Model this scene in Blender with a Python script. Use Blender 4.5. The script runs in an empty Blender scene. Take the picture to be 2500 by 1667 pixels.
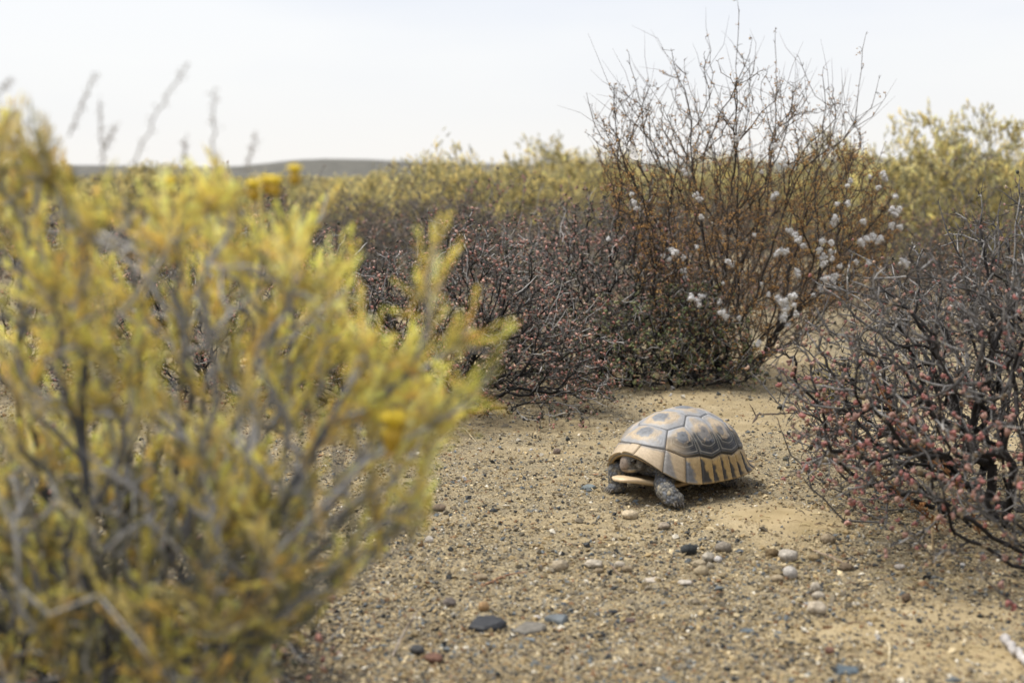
import bpy, math, random
import numpy as np
from mathutils import Vector, Matrix

# ------------------------------------------------------------------ camera
S = bpy.context.scene
PITCH = math.radians(6.63); CAMH = 0.48; FPX = 3472.0       # 50 mm on 36 mm film, 2500 px wide
cam = bpy.data.cameras.new('camera'); camo = bpy.data.objects.new('camera', cam)
S.collection.objects.link(camo); S.camera = camo
cam.lens = 50; cam.sensor_width = 36; cam.clip_start = 0.05; cam.clip_end = 20000
camo.location = (0, 0, CAMH); camo.rotation_euler = (math.pi/2 - PITCH, 0, 0)
cam.dof.use_dof = True; cam.dof.focus_distance = 2.36; cam.dof.aperture_fstop = 5.2

# ------------------------------------------------------------------ sky, sun, exposure
SUN_EL, SUN_AZ = math.radians(62), math.radians(-80)        # azimuth from +Y (view axis) towards +X
w = bpy.data.worlds.new('World'); S.world = w; w.use_nodes = True
N = w.node_tree.nodes; L = w.node_tree.links; N.clear()
out = N.new('ShaderNodeOutputWorld'); mix = N.new('ShaderNodeMixShader')
bgs = N.new('ShaderNodeBackground'); bgc = N.new('ShaderNodeBackground')
sky = N.new('ShaderNodeTexSky'); sky.sky_type = 'NISHITA'; sky.sun_disc = False
sky.sun_elevation = SUN_EL; sky.sun_rotation = SUN_AZ
L.new(sky.outputs[0], bgs.inputs[0]); bgs.inputs[1].default_value = 0.055
tc = N.new('ShaderNodeTexCoord'); mp = N.new('ShaderNodeMapping'); mp.inputs['Scale'].default_value = (1.2, 1.2, 5.0)
nz = N.new('ShaderNodeTexNoise'); nz.inputs['Scale'].default_value = 1.6; nz.inputs['Detail'].default_value = 4
L.new(tc.outputs['Generated'], mp.inputs[0]); L.new(mp.outputs[0], nz.inputs[0])
crm = N.new('ShaderNodeValToRGB'); e = crm.color_ramp.elements
e[0].position = 0.38; e[0].color = (0.79, 0.835, 0.95, 1); e[1].position = 0.64; e[1].color = (0.96, 0.97, 1.0, 1)
L.new(nz.outputs[0], crm.inputs[0]); 
sep = N.new('ShaderNodeSeparateXYZ'); L.new(tc.outputs['Generated'], sep.inputs[0])
hr = N.new('ShaderNodeMapRange'); hr.inputs[1].default_value = 0.0; hr.inputs[2].default_value = 0.16
hr.inputs[3].default_value = 1.0; hr.inputs[4].default_value = 0.0
L.new(sep.outputs[2], hr.inputs[0])
hm = N.new('ShaderNodeMix'); hm.data_type = 'RGBA'; hm.inputs[7].default_value = (0.985, 0.965, 0.94, 1)
L.new(hr.outputs[0], hm.inputs[0]); L.new(crm.outputs[0], hm.inputs[6])
L.new(hm.outputs[2], bgc.inputs[0]); bgc.inputs[1].default_value = 0.385
mix.inputs[0].default_value = 0.90
L.new(bgs.outputs[0], mix.inputs[1]); L.new(bgc.outputs[0], mix.inputs[2]); L.new(mix.outputs[0], out.inputs[0])
sl = bpy.data.lights.new('sun', 'SUN'); so = bpy.data.objects.new('sun', sl); S.collection.objects.link(so)
sl.energy = 1.5; sl.angle = math.radians(14); sl.color = (1.0, 0.95, 0.86)
sd = Vector((math.sin(SUN_AZ)*math.cos(SUN_EL), math.cos(SUN_AZ)*math.cos(SUN_EL), math.sin(SUN_EL)))
so.rotation_euler = sd.to_track_quat('Z', 'Y').to_euler()
S.view_settings.view_transform = 'Standard'; S.view_settings.look = 'None'
S.view_settings.exposure = 1.42; S.view_settings.gamma = 1.0
S.cycles.use_adaptive_sampling = False; S.cycles.use_denoising = True; S.cycles.denoiser = 'OPENIMAGEDENOISE'; S.cycles.denoising_input_passes = 'RGB_ALBEDO_NORMAL'; S.cycles.denoising_prefilter = 'ACCURATE'
S.cycles.max_bounces = 5; S.cycles.diffuse_bounces = 2; S.cycles.glossy_bounces = 2
S.cycles.transmission_bounces = 3; S.cycles.transparent_max_bounces = 4
S.cycles.sample_clamp_indirect = 4

rng = np.random.default_rng(11); random.seed(11)
COL = S.collection

# ------------------------------------------------------------------ helpers
def hash2(ix, iy, seed):
    h = (ix.astype(np.int64)*374761393 + iy.astype(np.int64)*668265263 + seed*982451653) & 0xFFFFFFFF
    h = ((h ^ (h >> 13))*1274126177) & 0xFFFFFFFF
    return ((h ^ (h >> 16)) & 0xFFFF)/65535.0
def vnoise(x, y, seed=0):
    x = np.asarray(x, float); y = np.asarray(y, float)
    ix = np.floor(x); iy = np.floor(y); fx = x-ix; fy = y-iy
    fx = fx*fx*(3-2*fx); fy = fy*fy*(3-2*fy)
    a = hash2(ix, iy, seed); b = hash2(ix+1, iy, seed); c = hash2(ix, iy+1, seed); d = hash2(ix+1, iy+1, seed)
    return (a*(1-fx)+b*fx)*(1-fy) + (c*(1-fx)+d*fx)*fy
def fbm(x, y, seed=0, oct=4):
    s = 0; a = 0.5; t = 0
    for k in range(oct):
        s = s + a*vnoise(np.asarray(x)*2**k, np.asarray(y)*2**k, seed+k*17); t += a; a *= 0.5
    return s/t
def gz(x, y):
    """height of the ground"""
    x = np.asarray(x, float); y = np.asarray(y, float)
    near = 0.030*(fbm(x*1.3+5, y*1.3, 3, 3)-0.5) + 0.010*(fbm(x*6, y*6, 8, 3)-0.5)
    near = near + 0.022*np.exp(-(((x-0.80)/0.30)**2+((y-1.72)/0.26)**2)) + 0.012*np.exp(-(((x-0.42)/0.13)**2+((y-1.93)/0.10)**2))
    far = np.clip((y-6)/60, 0, 1)*(fbm(x*0.02+9, y*0.02, 21, 3)-0.45)*1.2
    return near + far
UP = np.array([0, math.sin(PITCH), math.cos(PITCH)]); FW = np.array([0, math.cos(PITCH), -math.sin(PITCH)])
def ray(px, py):
    return np.array([(px-1250)/FPX, 0, 0]) + (833.5-py)/FPX*UP + FW
def at(px, py, Y):
    d = ray(px, py); return np.array([0, 0, CAMH]) + d*(Y/d[1])
def on_ground(px, py):
    d = ray(px, py); t = CAMH/-d[2]
    for _ in range(8):
        p = d*t; t = (CAMH-float(gz(p[0], p[1])))/-d[2]
    p = d*t; return np.array([p[0], p[1], float(gz(p[0], p[1]))])

def mesh_from(name, V, F, col=None, smooth=True):
    V = np.asarray(V, np.float32); F = np.asarray(F, np.int32)
    me = bpy.data.meshes.new(name)
    me.vertices.add(len(V)); me.vertices.foreach_set('co', V.ravel())
    k = F.shape[1]
    me.loops.add(F.size); me.loops.foreach_set('vertex_index', F.ravel())
    me.polygons.add(len(F)); me.polygons.foreach_set('loop_start', np.arange(0, F.size, k, dtype=np.int32))
    me.polygons.foreach_set('use_smooth', np.full(len(F), smooth))
    if col is not None:
        c = np.ones((len(V), 4), np.float32); c[:, :3] = np.clip(col, 0, 1)
        at_ = me.color_attributes.new('col', 'FLOAT_COLOR', 'POINT'); at_.data.foreach_set('color', c.ravel())
    me.update(calc_edges=True); me.validate()
    return me
def obj(name, me, mat, parent=None, kind=None):
    o = bpy.data.objects.new(name, me); COL.objects.link(o)
    if mat is not None and len(me.materials) == 0: me.materials.append(mat)
    if parent is not None: o.parent = parent
    if kind: o['kind'] = kind
    return o
def empty(name, loc, label, cat, group=None, rz=0):
    o = bpy.data.objects.new(name, None); COL.objects.link(o); o.location = loc; o.rotation_euler = (0, 0, rz)
    o.empty_display_size = 0.05
    tag(o, label, cat, group); return o
def tag(o, label, cat, group=None):
    o['label'] = label; o['category'] = cat
    if group: o['group'] = group
    return o

class Geo:
    def __init__(s): s.v = []; s.f = []; s.c = []; s.n = 0
    def add(s, V, F, C):
        V = np.asarray(V, float)
        s.v.append(V); s.f.append(np.asarray(F)+s.n); s.c.append(np.broadcast_to(np.asarray(C, float), (len(V), 3)).copy()); s.n += len(V)
    def arrays(s): return np.concatenate(s.v), np.concatenate(s.f), np.concatenate(s.c)
    def build(s, name, mat, parent=None, kind=None, origin=None, smooth=True):
        V, F, C = s.arrays()
        if origin is not None: V = V-np.asarray(origin)
        return obj(name, mesh_from(name, V, F, C, smooth), mat, parent, kind)

def norm(v): return v/np.maximum(np.linalg.norm(v, axis=-1, keepdims=True), 1e-12)
def tubes(geo, polys, radii, cols, sides=4):
    """many tapered tubes at once; polys: list of (n,3), radii: list of (n,), cols: list of (n,3)"""
    if not polys: return
    ln = np.array([len(p) for p in polys]); P = np.concatenate(polys); R = np.concatenate(radii); C = np.concatenate(cols)
    n = len(P); pid = np.repeat(np.arange(len(polys)), ln)
    nxt = np.minimum(np.arange(n)+1, n-1); prv = np.maximum(np.arange(n)-1, 0)
    nxt = np.where(pid[nxt] == pid, nxt, np.arange(n)); prv = np.where(pid[prv] == pid, prv, np.arange(n))
    T = norm(P[nxt]-P[prv]+1e-9)
    end = np.cumsum(ln)-1; st = np.concatenate([[0], end[:-1]+1])
    ref = norm(P[end]-P[st]+1e-9); alt = np.where(np.abs(ref[:, 2:3]) > 0.8, [[1., 0, 0]], [[0, 0, 1.]])
    alt = alt[pid]
    A = norm(np.cross(T, alt)); B = np.cross(T, A)
    an = np.arange(sides)/sides*2*math.pi
    V = P[:, None]+R[:, None, None]*(np.cos(an)[None, :, None]*A[:, None]+np.sin(an)[None, :, None]*B[:, None])
    V = V.reshape(-1, 3)
    seg = np.where(pid[:-1] == pid[1:])[0]
    k = np.arange(sides); k2 = (k+1) % sides
    a = seg[:, None]*sides+k; b = seg[:, None]*sides+k2; c = (seg[:, None]+1)*sides+k2; d = (seg[:, None]+1)*sides+k
    F = np.concatenate([np.stack([a, b, c], -1).reshape(-1, 3), np.stack([a, c, d], -1).reshape(-1, 3)])
    geo.add(V, F, np.repeat(C, sides, 0))

def frames(D, rng):
    """rotation matrices whose z axis is D, with a random spin"""
    D = norm(np.asarray(D, float)); r = norm(rng.normal(size=D.shape)+1e-6)
    A = norm(np.cross(D, r)); B = np.cross(D, A)
    return np.stack([A, B, D], -1)
def scatter(geo, tv, tf, pos, R, sc, cols, tcol=None):
    """join many copies of a template"""
    m = len(pos); k = len(tv)
    if m == 0: return
    sc = np.asarray(sc, float)
    if sc.ndim == 1: sc = sc[:, None]
    loc = tv[None]*sc[:, None, :]
    V = np.einsum('mij,mkj->mki', R, loc)+pos[:, None]
    F = tf[None]+(np.arange(m)*k)[:, None, None]
    C = np.repeat(cols[:, None], k, 1)
    if tcol is not None: C = C*tcol[None]
    geo.add(V.reshape(-1, 3), F.reshape(-1, tf.shape[1]), C.reshape(-1, 3))

OCT_V = np.array([[1, 0, 0], [0, 1, 0], [-1, 0, 0], [0, -1, 0], [0, 0, 1], [0, 0, -1]], float)
OCT_F = np.array([[0, 1, 4], [1, 2, 4], [2, 3, 4], [3, 0, 4], [1, 0, 5], [2, 1, 5], [3, 2, 5], [0, 3, 5]])
BIP_V = np.array([[1, 0, 0], [-.5, .87, 0], [-.5, -.87, 0], [0, 0, 1], [0, 0, -1]], float)
BIP_F = np.array([[0, 1, 3], [1, 2, 3], [2, 0, 3], [1, 0, 4], [2, 1, 4], [0, 2, 4]])
TET_V = np.array([[.9, 0, -.4], [-.5, .8, -.4], [-.5, -.8, -.4], [0, 0, 1]], float)
TET_F = np.array([[0, 1, 3], [1, 2, 3], [2, 0, 3], [0, 2, 1]])
def ico(sub):
    import bmesh
    bm = bmesh.new(); bmesh.ops.create_icosphere(bm, subdivisions=sub, radius=1)
    V = np.array([v.co[:] for v in bm.verts]); F = np.array([[v.index for v in f.verts] for f in bm.faces]); bm.free()
    return V, F
ICO1 = ico(1); ICO2 = ico(2); ICO3 = ico(3)
def pick(pal, wts, n, rng, var=0.15):
    i = rng.choice(len(pal), n, p=np.array(wts)/sum(wts))
    return np.array(pal)[i]*(1+rng.normal(0, var, (n, 1)))

# ------------------------------------------------------------------ materials
def mat_attr(name, rough=0.85, noise_scale=300, noise_amt=0.25, transl=0.0, bump=0.0, bump_scale=600, rnd=0.0, spec=0.3):
    m = bpy.data.materials.new(name); m.use_nodes = True
    n = m.node_tree.nodes; l = m.node_tree.links; b = n['Principled BSDF']
    a = n.new('ShaderNodeAttribute'); a.attribute_name = 'col'
    tcx = n.new('ShaderNodeTexCoord'); nn = n.new('ShaderNodeTexNoise')
    nn.inputs['Scale'].default_value = noise_scale; nn.inputs['Detail'].default_value = 3
    l.new(tcx.outputs['Object'], nn.inputs[0])
    mr = n.new('ShaderNodeMapRange'); mr.inputs[1].default_value = 0.3; mr.inputs[2].default_value = 0.7
    mr.inputs[3].default_value = 1-noise_amt; mr.inputs[4].default_value = 1+noise_amt
    l.new(nn.outputs[0], mr.inputs[0])
    mul = n.new('ShaderNodeVectorMath'); mul.operation = 'MULTIPLY'
    l.new(a.outputs['Color'], mul.inputs[0]); l.new(mr.outputs[0], mul.inputs[1])
    src = mul.outputs[0]
    if rnd:
        oi = n.new('ShaderNodeObjectInfo'); r2 = n.new('ShaderNodeMapRange'); r2.inputs[3].default_value = 1-rnd; r2.inputs[4].default_value = 1+rnd
        l.new(oi.outputs['Random'], r2.inputs[0]); m2 = n.new('ShaderNodeVectorMath'); m2.operation = 'MULTIPLY'
        l.new(src, m2.inputs[0]); l.new(r2.outputs[0], m2.inputs[1]); src = m2.outputs[0]
    l.new(src, b.inputs['Base Color']); b.inputs['Roughness'].default_value = rough
    b.inputs['Specular IOR Level'].default_value = spec
    if bump:
        bp = n.new('ShaderNodeBump'); bn = n.new('ShaderNodeTexNoise'); bn.inputs['Scale'].default_value = bump_scale; bn.inputs['Detail'].default_value = 4
        l.new(tcx.outputs['Object'], bn.inputs[0]); l.new(bn.outputs[0], bp.inputs['Height']); bp.inputs['Strength'].default_value = bump
        bp.inputs['Distance'].default_value = 0.002; l.new(bp.outputs[0], b.inputs['Normal'])
    if transl:
        t = n.new('ShaderNodeBsdfTranslucent'); l.new(src, t.inputs[0]); mx = n.new('ShaderNodeMixShader'); mx.inputs[0].default_value = transl
        l.new(b.outputs[0], mx.inputs[1]); l.new(t.outputs[0], mx.inputs[2]); l.new(mx.outputs[0], n['Material Output'].inputs[0])
    return m
M = {
 'bark': mat_attr('bark', 0.9, 250, 0.35, bump=0.6, bump_scale=500),
 'needle': mat_attr('needle', 0.6, 60, 0.2, transl=0.42),
 'leaf': mat_attr('leaf', 0.55, 90, 0.25, transl=0.12),
 'succulent': mat_attr('succulent', 0.42, 400, 0.2, transl=0.10, spec=0.4),
 'fluff': mat_attr('fluff', 0.95, 500, 0.08, transl=0.35, spec=0.1),
 'stone': mat_attr('stone', 0.88, 220, 0.28, bump=0.8, bump_scale=420),
 'slate': mat_attr('slate', 0.6, 160, 0.25, bump=0.5, bump_scale=260),
 'pebble': mat_attr('pebble', 0.85, 700, 0.2),
 'farleaf': mat_attr('farleaf', 0.7, 6, 0.3, transl=0.25, rnd=0.18),
 'shell': mat_attr('shell', 0.42, 900, 0.14, bump=0.25, bump_scale=900, spec=0.45),
 'skin': mat_attr('skin', 0.6, 1100, 0.25, bump=0.35, bump_scale=1200),
 'straw': mat_attr('straw', 0.7, 200, 0.15, transl=0.1),
}
def ground_material():
    m = bpy.data.materials.new('dry_ground'); m.use_nodes = True
    n = m.node_tree.nodes; l = m.node_tree.links; b = n['Principled BSDF']
    tcx = n.new('ShaderNodeTexCoord')
    def noise(sc, det=4, dist=0.0):
        x = n.new('ShaderNodeTexNoise'); x.inputs['Scale'].default_value = sc; x.inputs['Detail'].default_value = det; x.inputs['Distortion'].default_value = dist
        l.new(tcx.outputs['Object'], x.inputs[0]); return x.outputs[0]
    def ramp(src, stops):
        r = n.new('ShaderNodeValToRGB'); el = r.color_ramp.elements
        while len(el) < len(stops): el.new(0.5)
        for k, (p, c) in enumerate(stops): el[k].position = p; el[k].color = (*c, 1)
        l.new(src, r.inputs[0]); return r.outputs[0]
    def mixc(f, a, c, mode='MIX'):
        x = n.new('ShaderNodeMix'); x.data_type = 'RGBA'; x.blend_type = mode
        if isinstance(f, float): x.inputs[0].default_value = f
        else: l.new(f, x.inputs[0])
        l.new(a, x.inputs[6]); l.new(c, x.inputs[7]); return x.outputs[2]
    sand = ramp(noise(14, 6), [(0.3, (0.33, 0.25, 0.13)), (0.55, (0.45, 0.35, 0.20)), (0.75, (0.53, 0.425, 0.26))])
    grit = ramp(noise(420, 3), [(0.36, (0.05, 0.048, 0.042)), (0.45, (0.16, 0.135, 0.09)), (0.55, (0.29, 0.235, 0.145)), (0.68, (0.48, 0.41, 0.28))])
    a = n.new('ShaderNodeAttribute'); a.attribute_name = 'col'
    sp = n.new('ShaderNodeSeparateColor'); l.new(a.outputs['Color'], sp.inputs[0])
    gm = ramp(noise(45, 4), [(0.30, (0.55,)*3), (0.60, (1.0,)*3)])
    gmul = n.new('ShaderNodeMath'); gmul.operation = 'MULTIPLY'; l.new(gm, gmul.inputs[0]); l.new(sp.outputs[0], gmul.inputs[1])
    c1 = mixc(gmul.outputs[0], sand, grit)
    # low scrub growing over the far plain
    scrub = ramp(noise(1.1, 6), [(0.35, (0.06, 0.055, 0.04)), (0.55, (0.13, 0.115, 0.06)), (0.7, (0.22, 0.18, 0.09))])
    c2 = mixc(sp.outputs[1], c1, scrub)
    l.new(c2, b.inputs['Base Color']); b.inputs['Roughness'].default_value = 0.95; b.inputs['Specular IOR Level'].default_value = 0.15
    bp = n.new('ShaderNodeBump'); bp.inputs['Strength'].default_value = 0.9; bp.inputs['Distance'].default_value = 0.0025
    l.new(noise(380, 4), bp.inputs['Height']); l.new(bp.outputs[0], b.inputs['Normal'])
    return m

# ------------------------------------------------------------------ ground
def axis(pts):
    o = []
    for (a, b, n) in pts: o.append(np.linspace(a, b, n, endpoint=False))
    o.append([pts[-1][1]]); return np.concatenate(o)
def gravel_density(x, y):
    """1 = close gravel, 0 = bare sand"""
    d = np.clip((fbm(x*2.6+3, y*2.6+1, 41, 5)-0.25)*4.2, 0.48, 1)
    for (px, py, rx, ry, k) in [(1890, 1262, 0.10, 0.13, 0.97), (2060, 1540, 0.10, 0.05, 0.7), (2330, 1600, 0.13, 0.07, 0.8), (1330, 1040, 0.20, 0.10, 0.55),
                                (2250, 1500, 0.12, 0.06, 0.5), (1960, 880, 0.12, 0.45, 0.45), (1500, 1300, .10, .06, 0.3), (1300, 1270, 0.16, 0.04, 0.45)]:
        q = SP.get((px, py))
        if q is None: q = SP[(px, py)] = on_ground(px, py)
        t = ((x-q[0])/rx)**2+((y-q[1])/ry)**2 + (fbm(x*14, y*14, 77, 3)-0.5)*1.6
        d = d*(1-k*np.clip(1.25-t, 0, 1))
    return d
SP = {}
def make_ground():
    xs = axis([(-9000, -600, 8), (-600, -60, 16), (-60, -8, 26), (-8, -1.6, 40), (-1.6, 1.8, 180), (1.8, 8, 40), (8, 60, 26), (60, 600, 16), (600, 9000, 8)])
    ys = axis([(-3000, -10, 8), (-10, 0.7, 24), (0.7, 4.6, 190), (4.6, 12, 60), (12, 60, 50), (60, 600, 40), (600, 12000, 14)])
    X, Y = np.meshgrid(xs, ys); Z = gz(X, Y)
    nearm = (np.abs(X) < 1.9) & (Y < 4.6) & (Y > 0.7)
    Z = Z + np.where(nearm, (fbm(X*55, Y*55, 61, 3)-0.5)*0.004, 0)
    V = np.stack([X, Y, Z], -1).reshape(-1, 3); nx = len(xs); ny = len(ys)
    i = (np.arange(ny-1)[:, None]*nx+np.arange(nx-1)).ravel()
    F = np.stack([i, i+1, i+nx+1, i+nx], -1)
    C = np.zeros((len(V), 3)); C[:, 0] = np.clip(gravel_density(V[:, 0], V[:, 1]), 0, 1)
    C[:, 1] = np.clip((V[:, 1]-14)/14, 0, 1)
    o = obj('ground', mesh_from('ground', V, F, C), ground_material(), kind='structure'); o['label'] = 'dry sandy ground with fine gravel'
make_ground()

def make_gravel():
    r = np.random.default_rng(5); g = Geo()
    n = 145000
    # candidate points spread evenly over the part of the ground the picture shows closely
    py = 790+(1760-790)*r.random(n)**0.75; px = -250+3000*r.random(n)
    ang = PITCH+np.arctan((py-833.5)/FPX); Y = CAMH/np.tan(ang)
    X = (px-1250)/FPX*Y/np.cos(PITCH)
    keep = (r.random(n) < np.clip(gravel_density(X, Y)*1.15, 0, 1)) & (Y < 5.2)
    X = X[keep]; Y = Y[keep]; n = len(X)
    Z = gz(X, Y)
    s = np.clip(np.exp(r.normal(math.log(0.00142), 0.46, n)), 0.0008, 0.0062)*np.clip(0.75+0.25*Y/2, 0.8, 1.5)
    pal = [(.045, .047, .047), (.18, .15, .105), (.35, .26, .135), (.52, .42, .255), (.23, .135, .07), (.58, .53, .43), (.14, .155, .16), (.30, .235, .135)]
    c = pick(pal, [12, 24, 20, 13, 6, 5, 9, 20], n, r, 0.2)
    D = norm(r.normal(size=(n, 3))*[0.45, 0.45, 0]+[0, 0, 1])
    R = frames(D, r)
    sc = s[:, None]*np.stack([r.uniform(0.8, 1.7, n), r.uniform(0.7, 1.2, n), r.uniform(0.45, 0.9, n)], -1)
    pos = np.stack([X, Y, Z+sc[:, 2]*0.5], -1)
    tv = [OCT_V*(1+r.normal(0, 0.22, (6, 1)))+r.normal(0, 0.12, (6, 3)) for _ in range(10)]
    idx = r.integers(0, 10, n)
    big = s > 0.0019
    for k in range(10):
        q = (idx == k) & big; scatter(g, tv[k], OCT_F, pos[q], R[q], sc[q], c[q])
        q = (idx == k) & ~big; scatter(g, tv[k][:5]*[1.15, 1.15, 1], OCT_F[:4], pos[q], R[q], sc[q], c[q])    # grains bedded in the sand
    o = g.build('gravel', M['pebble'], kind='stuff', smooth=False); o['label'] = 'fine mixed gravel strewn over the sand'; o['category'] = 'gravel'
make_gravel()

# far low ridges
def make_hill(name, Y, prof, col, depth):
    """prof: (pixel x, pixel y of the crest); the ridge stands at distance Y and has real depth"""
    px = np.array([p[0] for p in prof], float); py = np.array([p[1] for p in prof], float)
    xx = np.linspace(px[0], px[-1], 260); yy = np.interp(xx, px, py)
    k = np.ones(9)/9; yy = np.convolve(np.pad(yy, 4, 'edge'), k, 'valid')
    yy = yy + (fbm(xx*0.03, xx*0+Y, 5, 3)-0.5)*2.5
    crest = np.array([at(a, b, Y) for a, b in zip(xx, yy)])
    rows = []
    for t in np.linspace(-1, 1, 15):
        h = 0.5+0.5*math.cos(t*math.pi)
        sc = (Y+t*depth)/Y
        p = np.stack([crest[:, 0]*sc, np.full(len(xx), Y+t*depth), crest[:, 2]*h-1.5*(1-h)+(fbm(crest[:, 0]*0.05, crest[:, 0]*0+t*9, 9, 3)-.5)*1.2*h*(1-h)*4], -1)
        rows.append(p)
    V = np.concatenate(rows); nx = len(xx); i = (np.arange(14)[:, None]*nx+np.arange(nx-1)).ravel()
    F = np.stack([i, i+1, i+nx+1, i+nx], -1)
    m = bpy.data.materials.new(name+'_cover'); m.use_nodes = True; n = m.node_tree.nodes; l = m.node_tree.links
    t = n.new('ShaderNodeTexCoord'); z = n.new('ShaderNodeTexNoise'); z.inputs['Scale'].default_value = 0.25; z.inputs['Detail'].default_value = 6
    l.new(t.outputs['Object'], z.inputs[0]); rp = n.new('ShaderNodeValToRGB'); el = rp.color_ramp.elements
    el[0].position = 0.35; el[0].color = (*[c*0.7 for c in col], 1); el[1].position = 0.65; el[1].color = (*[c*1.35 for c in col], 1)
    l.new(z.outputs[0], rp.inputs[0]); l.new(rp.outputs[0], n['Principled BSDF'].inputs['Base Color']); n['Principled BSDF'].inputs['Roughness'].default_value = 1
    o = obj(name, mesh_from(name, V, F), m, kind='structure'); o['label'] = 'low scrub-covered ridge on the horizon'
make_hill('hill', 520, [(-1500, 415), (-400, 400), (0, 400), (250, 404), (420, 408), (560, 410), (640, 402), (700, 390), (780, 386), (900, 389), (980, 393), (1150, 398), (1500, 408), (2600, 415), (4200, 425)], (0.105, 0.10, 0.082), 130)
make_hill('hill', 900, [(-1500, 425), (600, 422), (1000, 412), (1200, 404), (1350, 400), (1700, 396), (2100, 392), (2600, 395), (4200, 410)], (0.14, 0.135, 0.11), 160)

# ------------------------------------------------------------------ branching growth
class Skeleton:
    def __init__(s, cap=60000):
        s.p = np.zeros((cap, 3)); s.d = np.zeros((cap, 3)); s.l = np.zeros(cap); s.par = np.full(cap, -1, int); s.stem = np.zeros(cap, int)
        s.n = 0; s.chains = []
    def _add(s, p, d, l, par, stem):
        i = s.n; s.p[i] = p; s.d[i] = d; s.l[i] = l; s.par[i] = par; s.stem[i] = stem; s.n += 1; return i
    def root(s, p, d, stem): return s._add(p, norm(np.asarray(d, float)), 0, -1, stem)
    def chain(s, j, pts):
        ids = [j]; prev = j
        for q in pts:
            v = q-s.p[prev]; ll = np.linalg.norm(v)
            prev = s._add(q, v/max(ll, 1e-9), s.l[prev]+ll, prev, s.stem[prev]); ids.append(prev)
        s.chains.append(ids); return prev
    def best(s, T, w, pl, lo=0):
        d = T-s.p[lo:s.n]; dist = np.linalg.norm(d, axis=1)+1e-9
        ca = np.sum(d*s.d[lo:s.n], 1)/dist
        return lo+int(np.argmin(dist*(1+w*(1-ca))+pl*s.l[lo:s.n]))
    def to(s, T, step, jit, rng, w=0.7, pl=0.35, lift=0.3, j=None):
        T = np.asarray(T, float)
        if j is None: j = s.best(T, w, pl)
        a = s.p[j]; dist = np.linalg.norm(T-a); u = (T-a)/max(dist, 1e-9)
        up = np.array([0, 0, 1.])
        b = a+s.d[j]*dist*0.35; c = T-norm(u*(1-lift)+up*lift)*dist*0.3
        m = max(2, int(math.ceil(dist/step))); t = (np.arange(1, m+1)/m)[:, None]
        pts = (1-t)**3*a+3*(1-t)**2*t*b+3*(1-t)*t*t*c+t**3*T
        pts[:-1] += rng.normal(0, jit*step, (m-1, 3))
        return s.chain(j, pts)
    def path(s, pts, step, jit, rng, j=None):
        """a stem through given points"""
        pts = [np.asarray(q, float) for q in pts]
        if j is None: j = s.best(pts[0], 0.6, 0.3)
        P = [s.p[j]]+pts; o = []
        for i in range(len(P)-1):
            p0 = P[max(i-1, 0)]; p1 = P[i]; p2 = P[i+1]; p3 = P[min(i+2, len(P)-1)]
            m = max(1, int(np.linalg.norm(p2-p1)/step))
            for k in range(1, m+1):
                t = k/m; o.append(0.5*((2*p1)+(-p0+p2)*t+(2*p0-5*p1+4*p2-p3)*t*t+(-p0+3*p1-3*p2+p3)*t**3)+rng.normal(0, jit*step, 3)*(k < m))
        return s.chain(j, o)
    def counts(s):
        c = np.zeros(s.n); kids = np.zeros(s.n, int)
        for i in range(s.n):
            if s.par[i] >= 0: kids[s.par[i]] += 1
        c[kids == 0] = 1
        for i in range(s.n-1, -1, -1):
            if s.par[i] >= 0: c[s.par[i]] += c[i]
        s.cnt = c; return c

def wood(sk, parent, mat, r_tip, r_pow, r_max, col_old, col_young, sides, rng, extra=None, young_cnt=6, origin=(0, 0, 0), stuff_thin=False, colvar=0.2):
    """one child mesh named stem per root stem, holding that stem and all that grows from it"""
    cnt = sk.counts(); rad = np.minimum(r_tip*cnt**r_pow, r_max)
    co = np.array(col_old); cy = np.array(col_young)
    t = np.clip(1-np.log(cnt)/math.log(young_cnt), 0, 1)[:, None]
    col = (co*(1-t)+cy*t)
    by = {}
    for ids in sk.chains:
        r = rad[ids].copy(); r[0] = min(r[0], r[1]*1.25)
        if cnt[ids[-1]] == 1: r[-1] = r[-1]*0.55
        v = max(0.4, 1+rng.normal(0, colvar))
        by.setdefault(sk.stem[ids[-1]], []).append((sk.p[ids]-np.asarray(origin), r, np.clip(col[ids]*v, 0, 1)))
    res = []
    for st, lst in by.items():
        g = Geo(); tubes(g, [a for a, _, _ in lst], [b for _, b, _ in lst], [c for _, _, c in lst], sides)
        if extra is not None:
            ex = extra.get(st)
            if ex: tubes(g, [a-np.asarray(origin) for a, _, _ in ex], [b for _, b, _ in ex], [c for _, _, c in ex], 3)
        res.append(g.build('stem', mat, parent))
    return res
def in_poly(x, y, poly):
    ins = np.zeros(len(x), bool); j = len(poly)-1
    for i in range(len(poly)):
        xi, yi = poly[i]; xj, yj = poly[j]
        cond = ((yi > y) != (yj > y)) & (x < (xj-xi)*(y-yi)/(yj-yi+1e-9)+xi)
        ins ^= cond; j = i
    return ins
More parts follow.
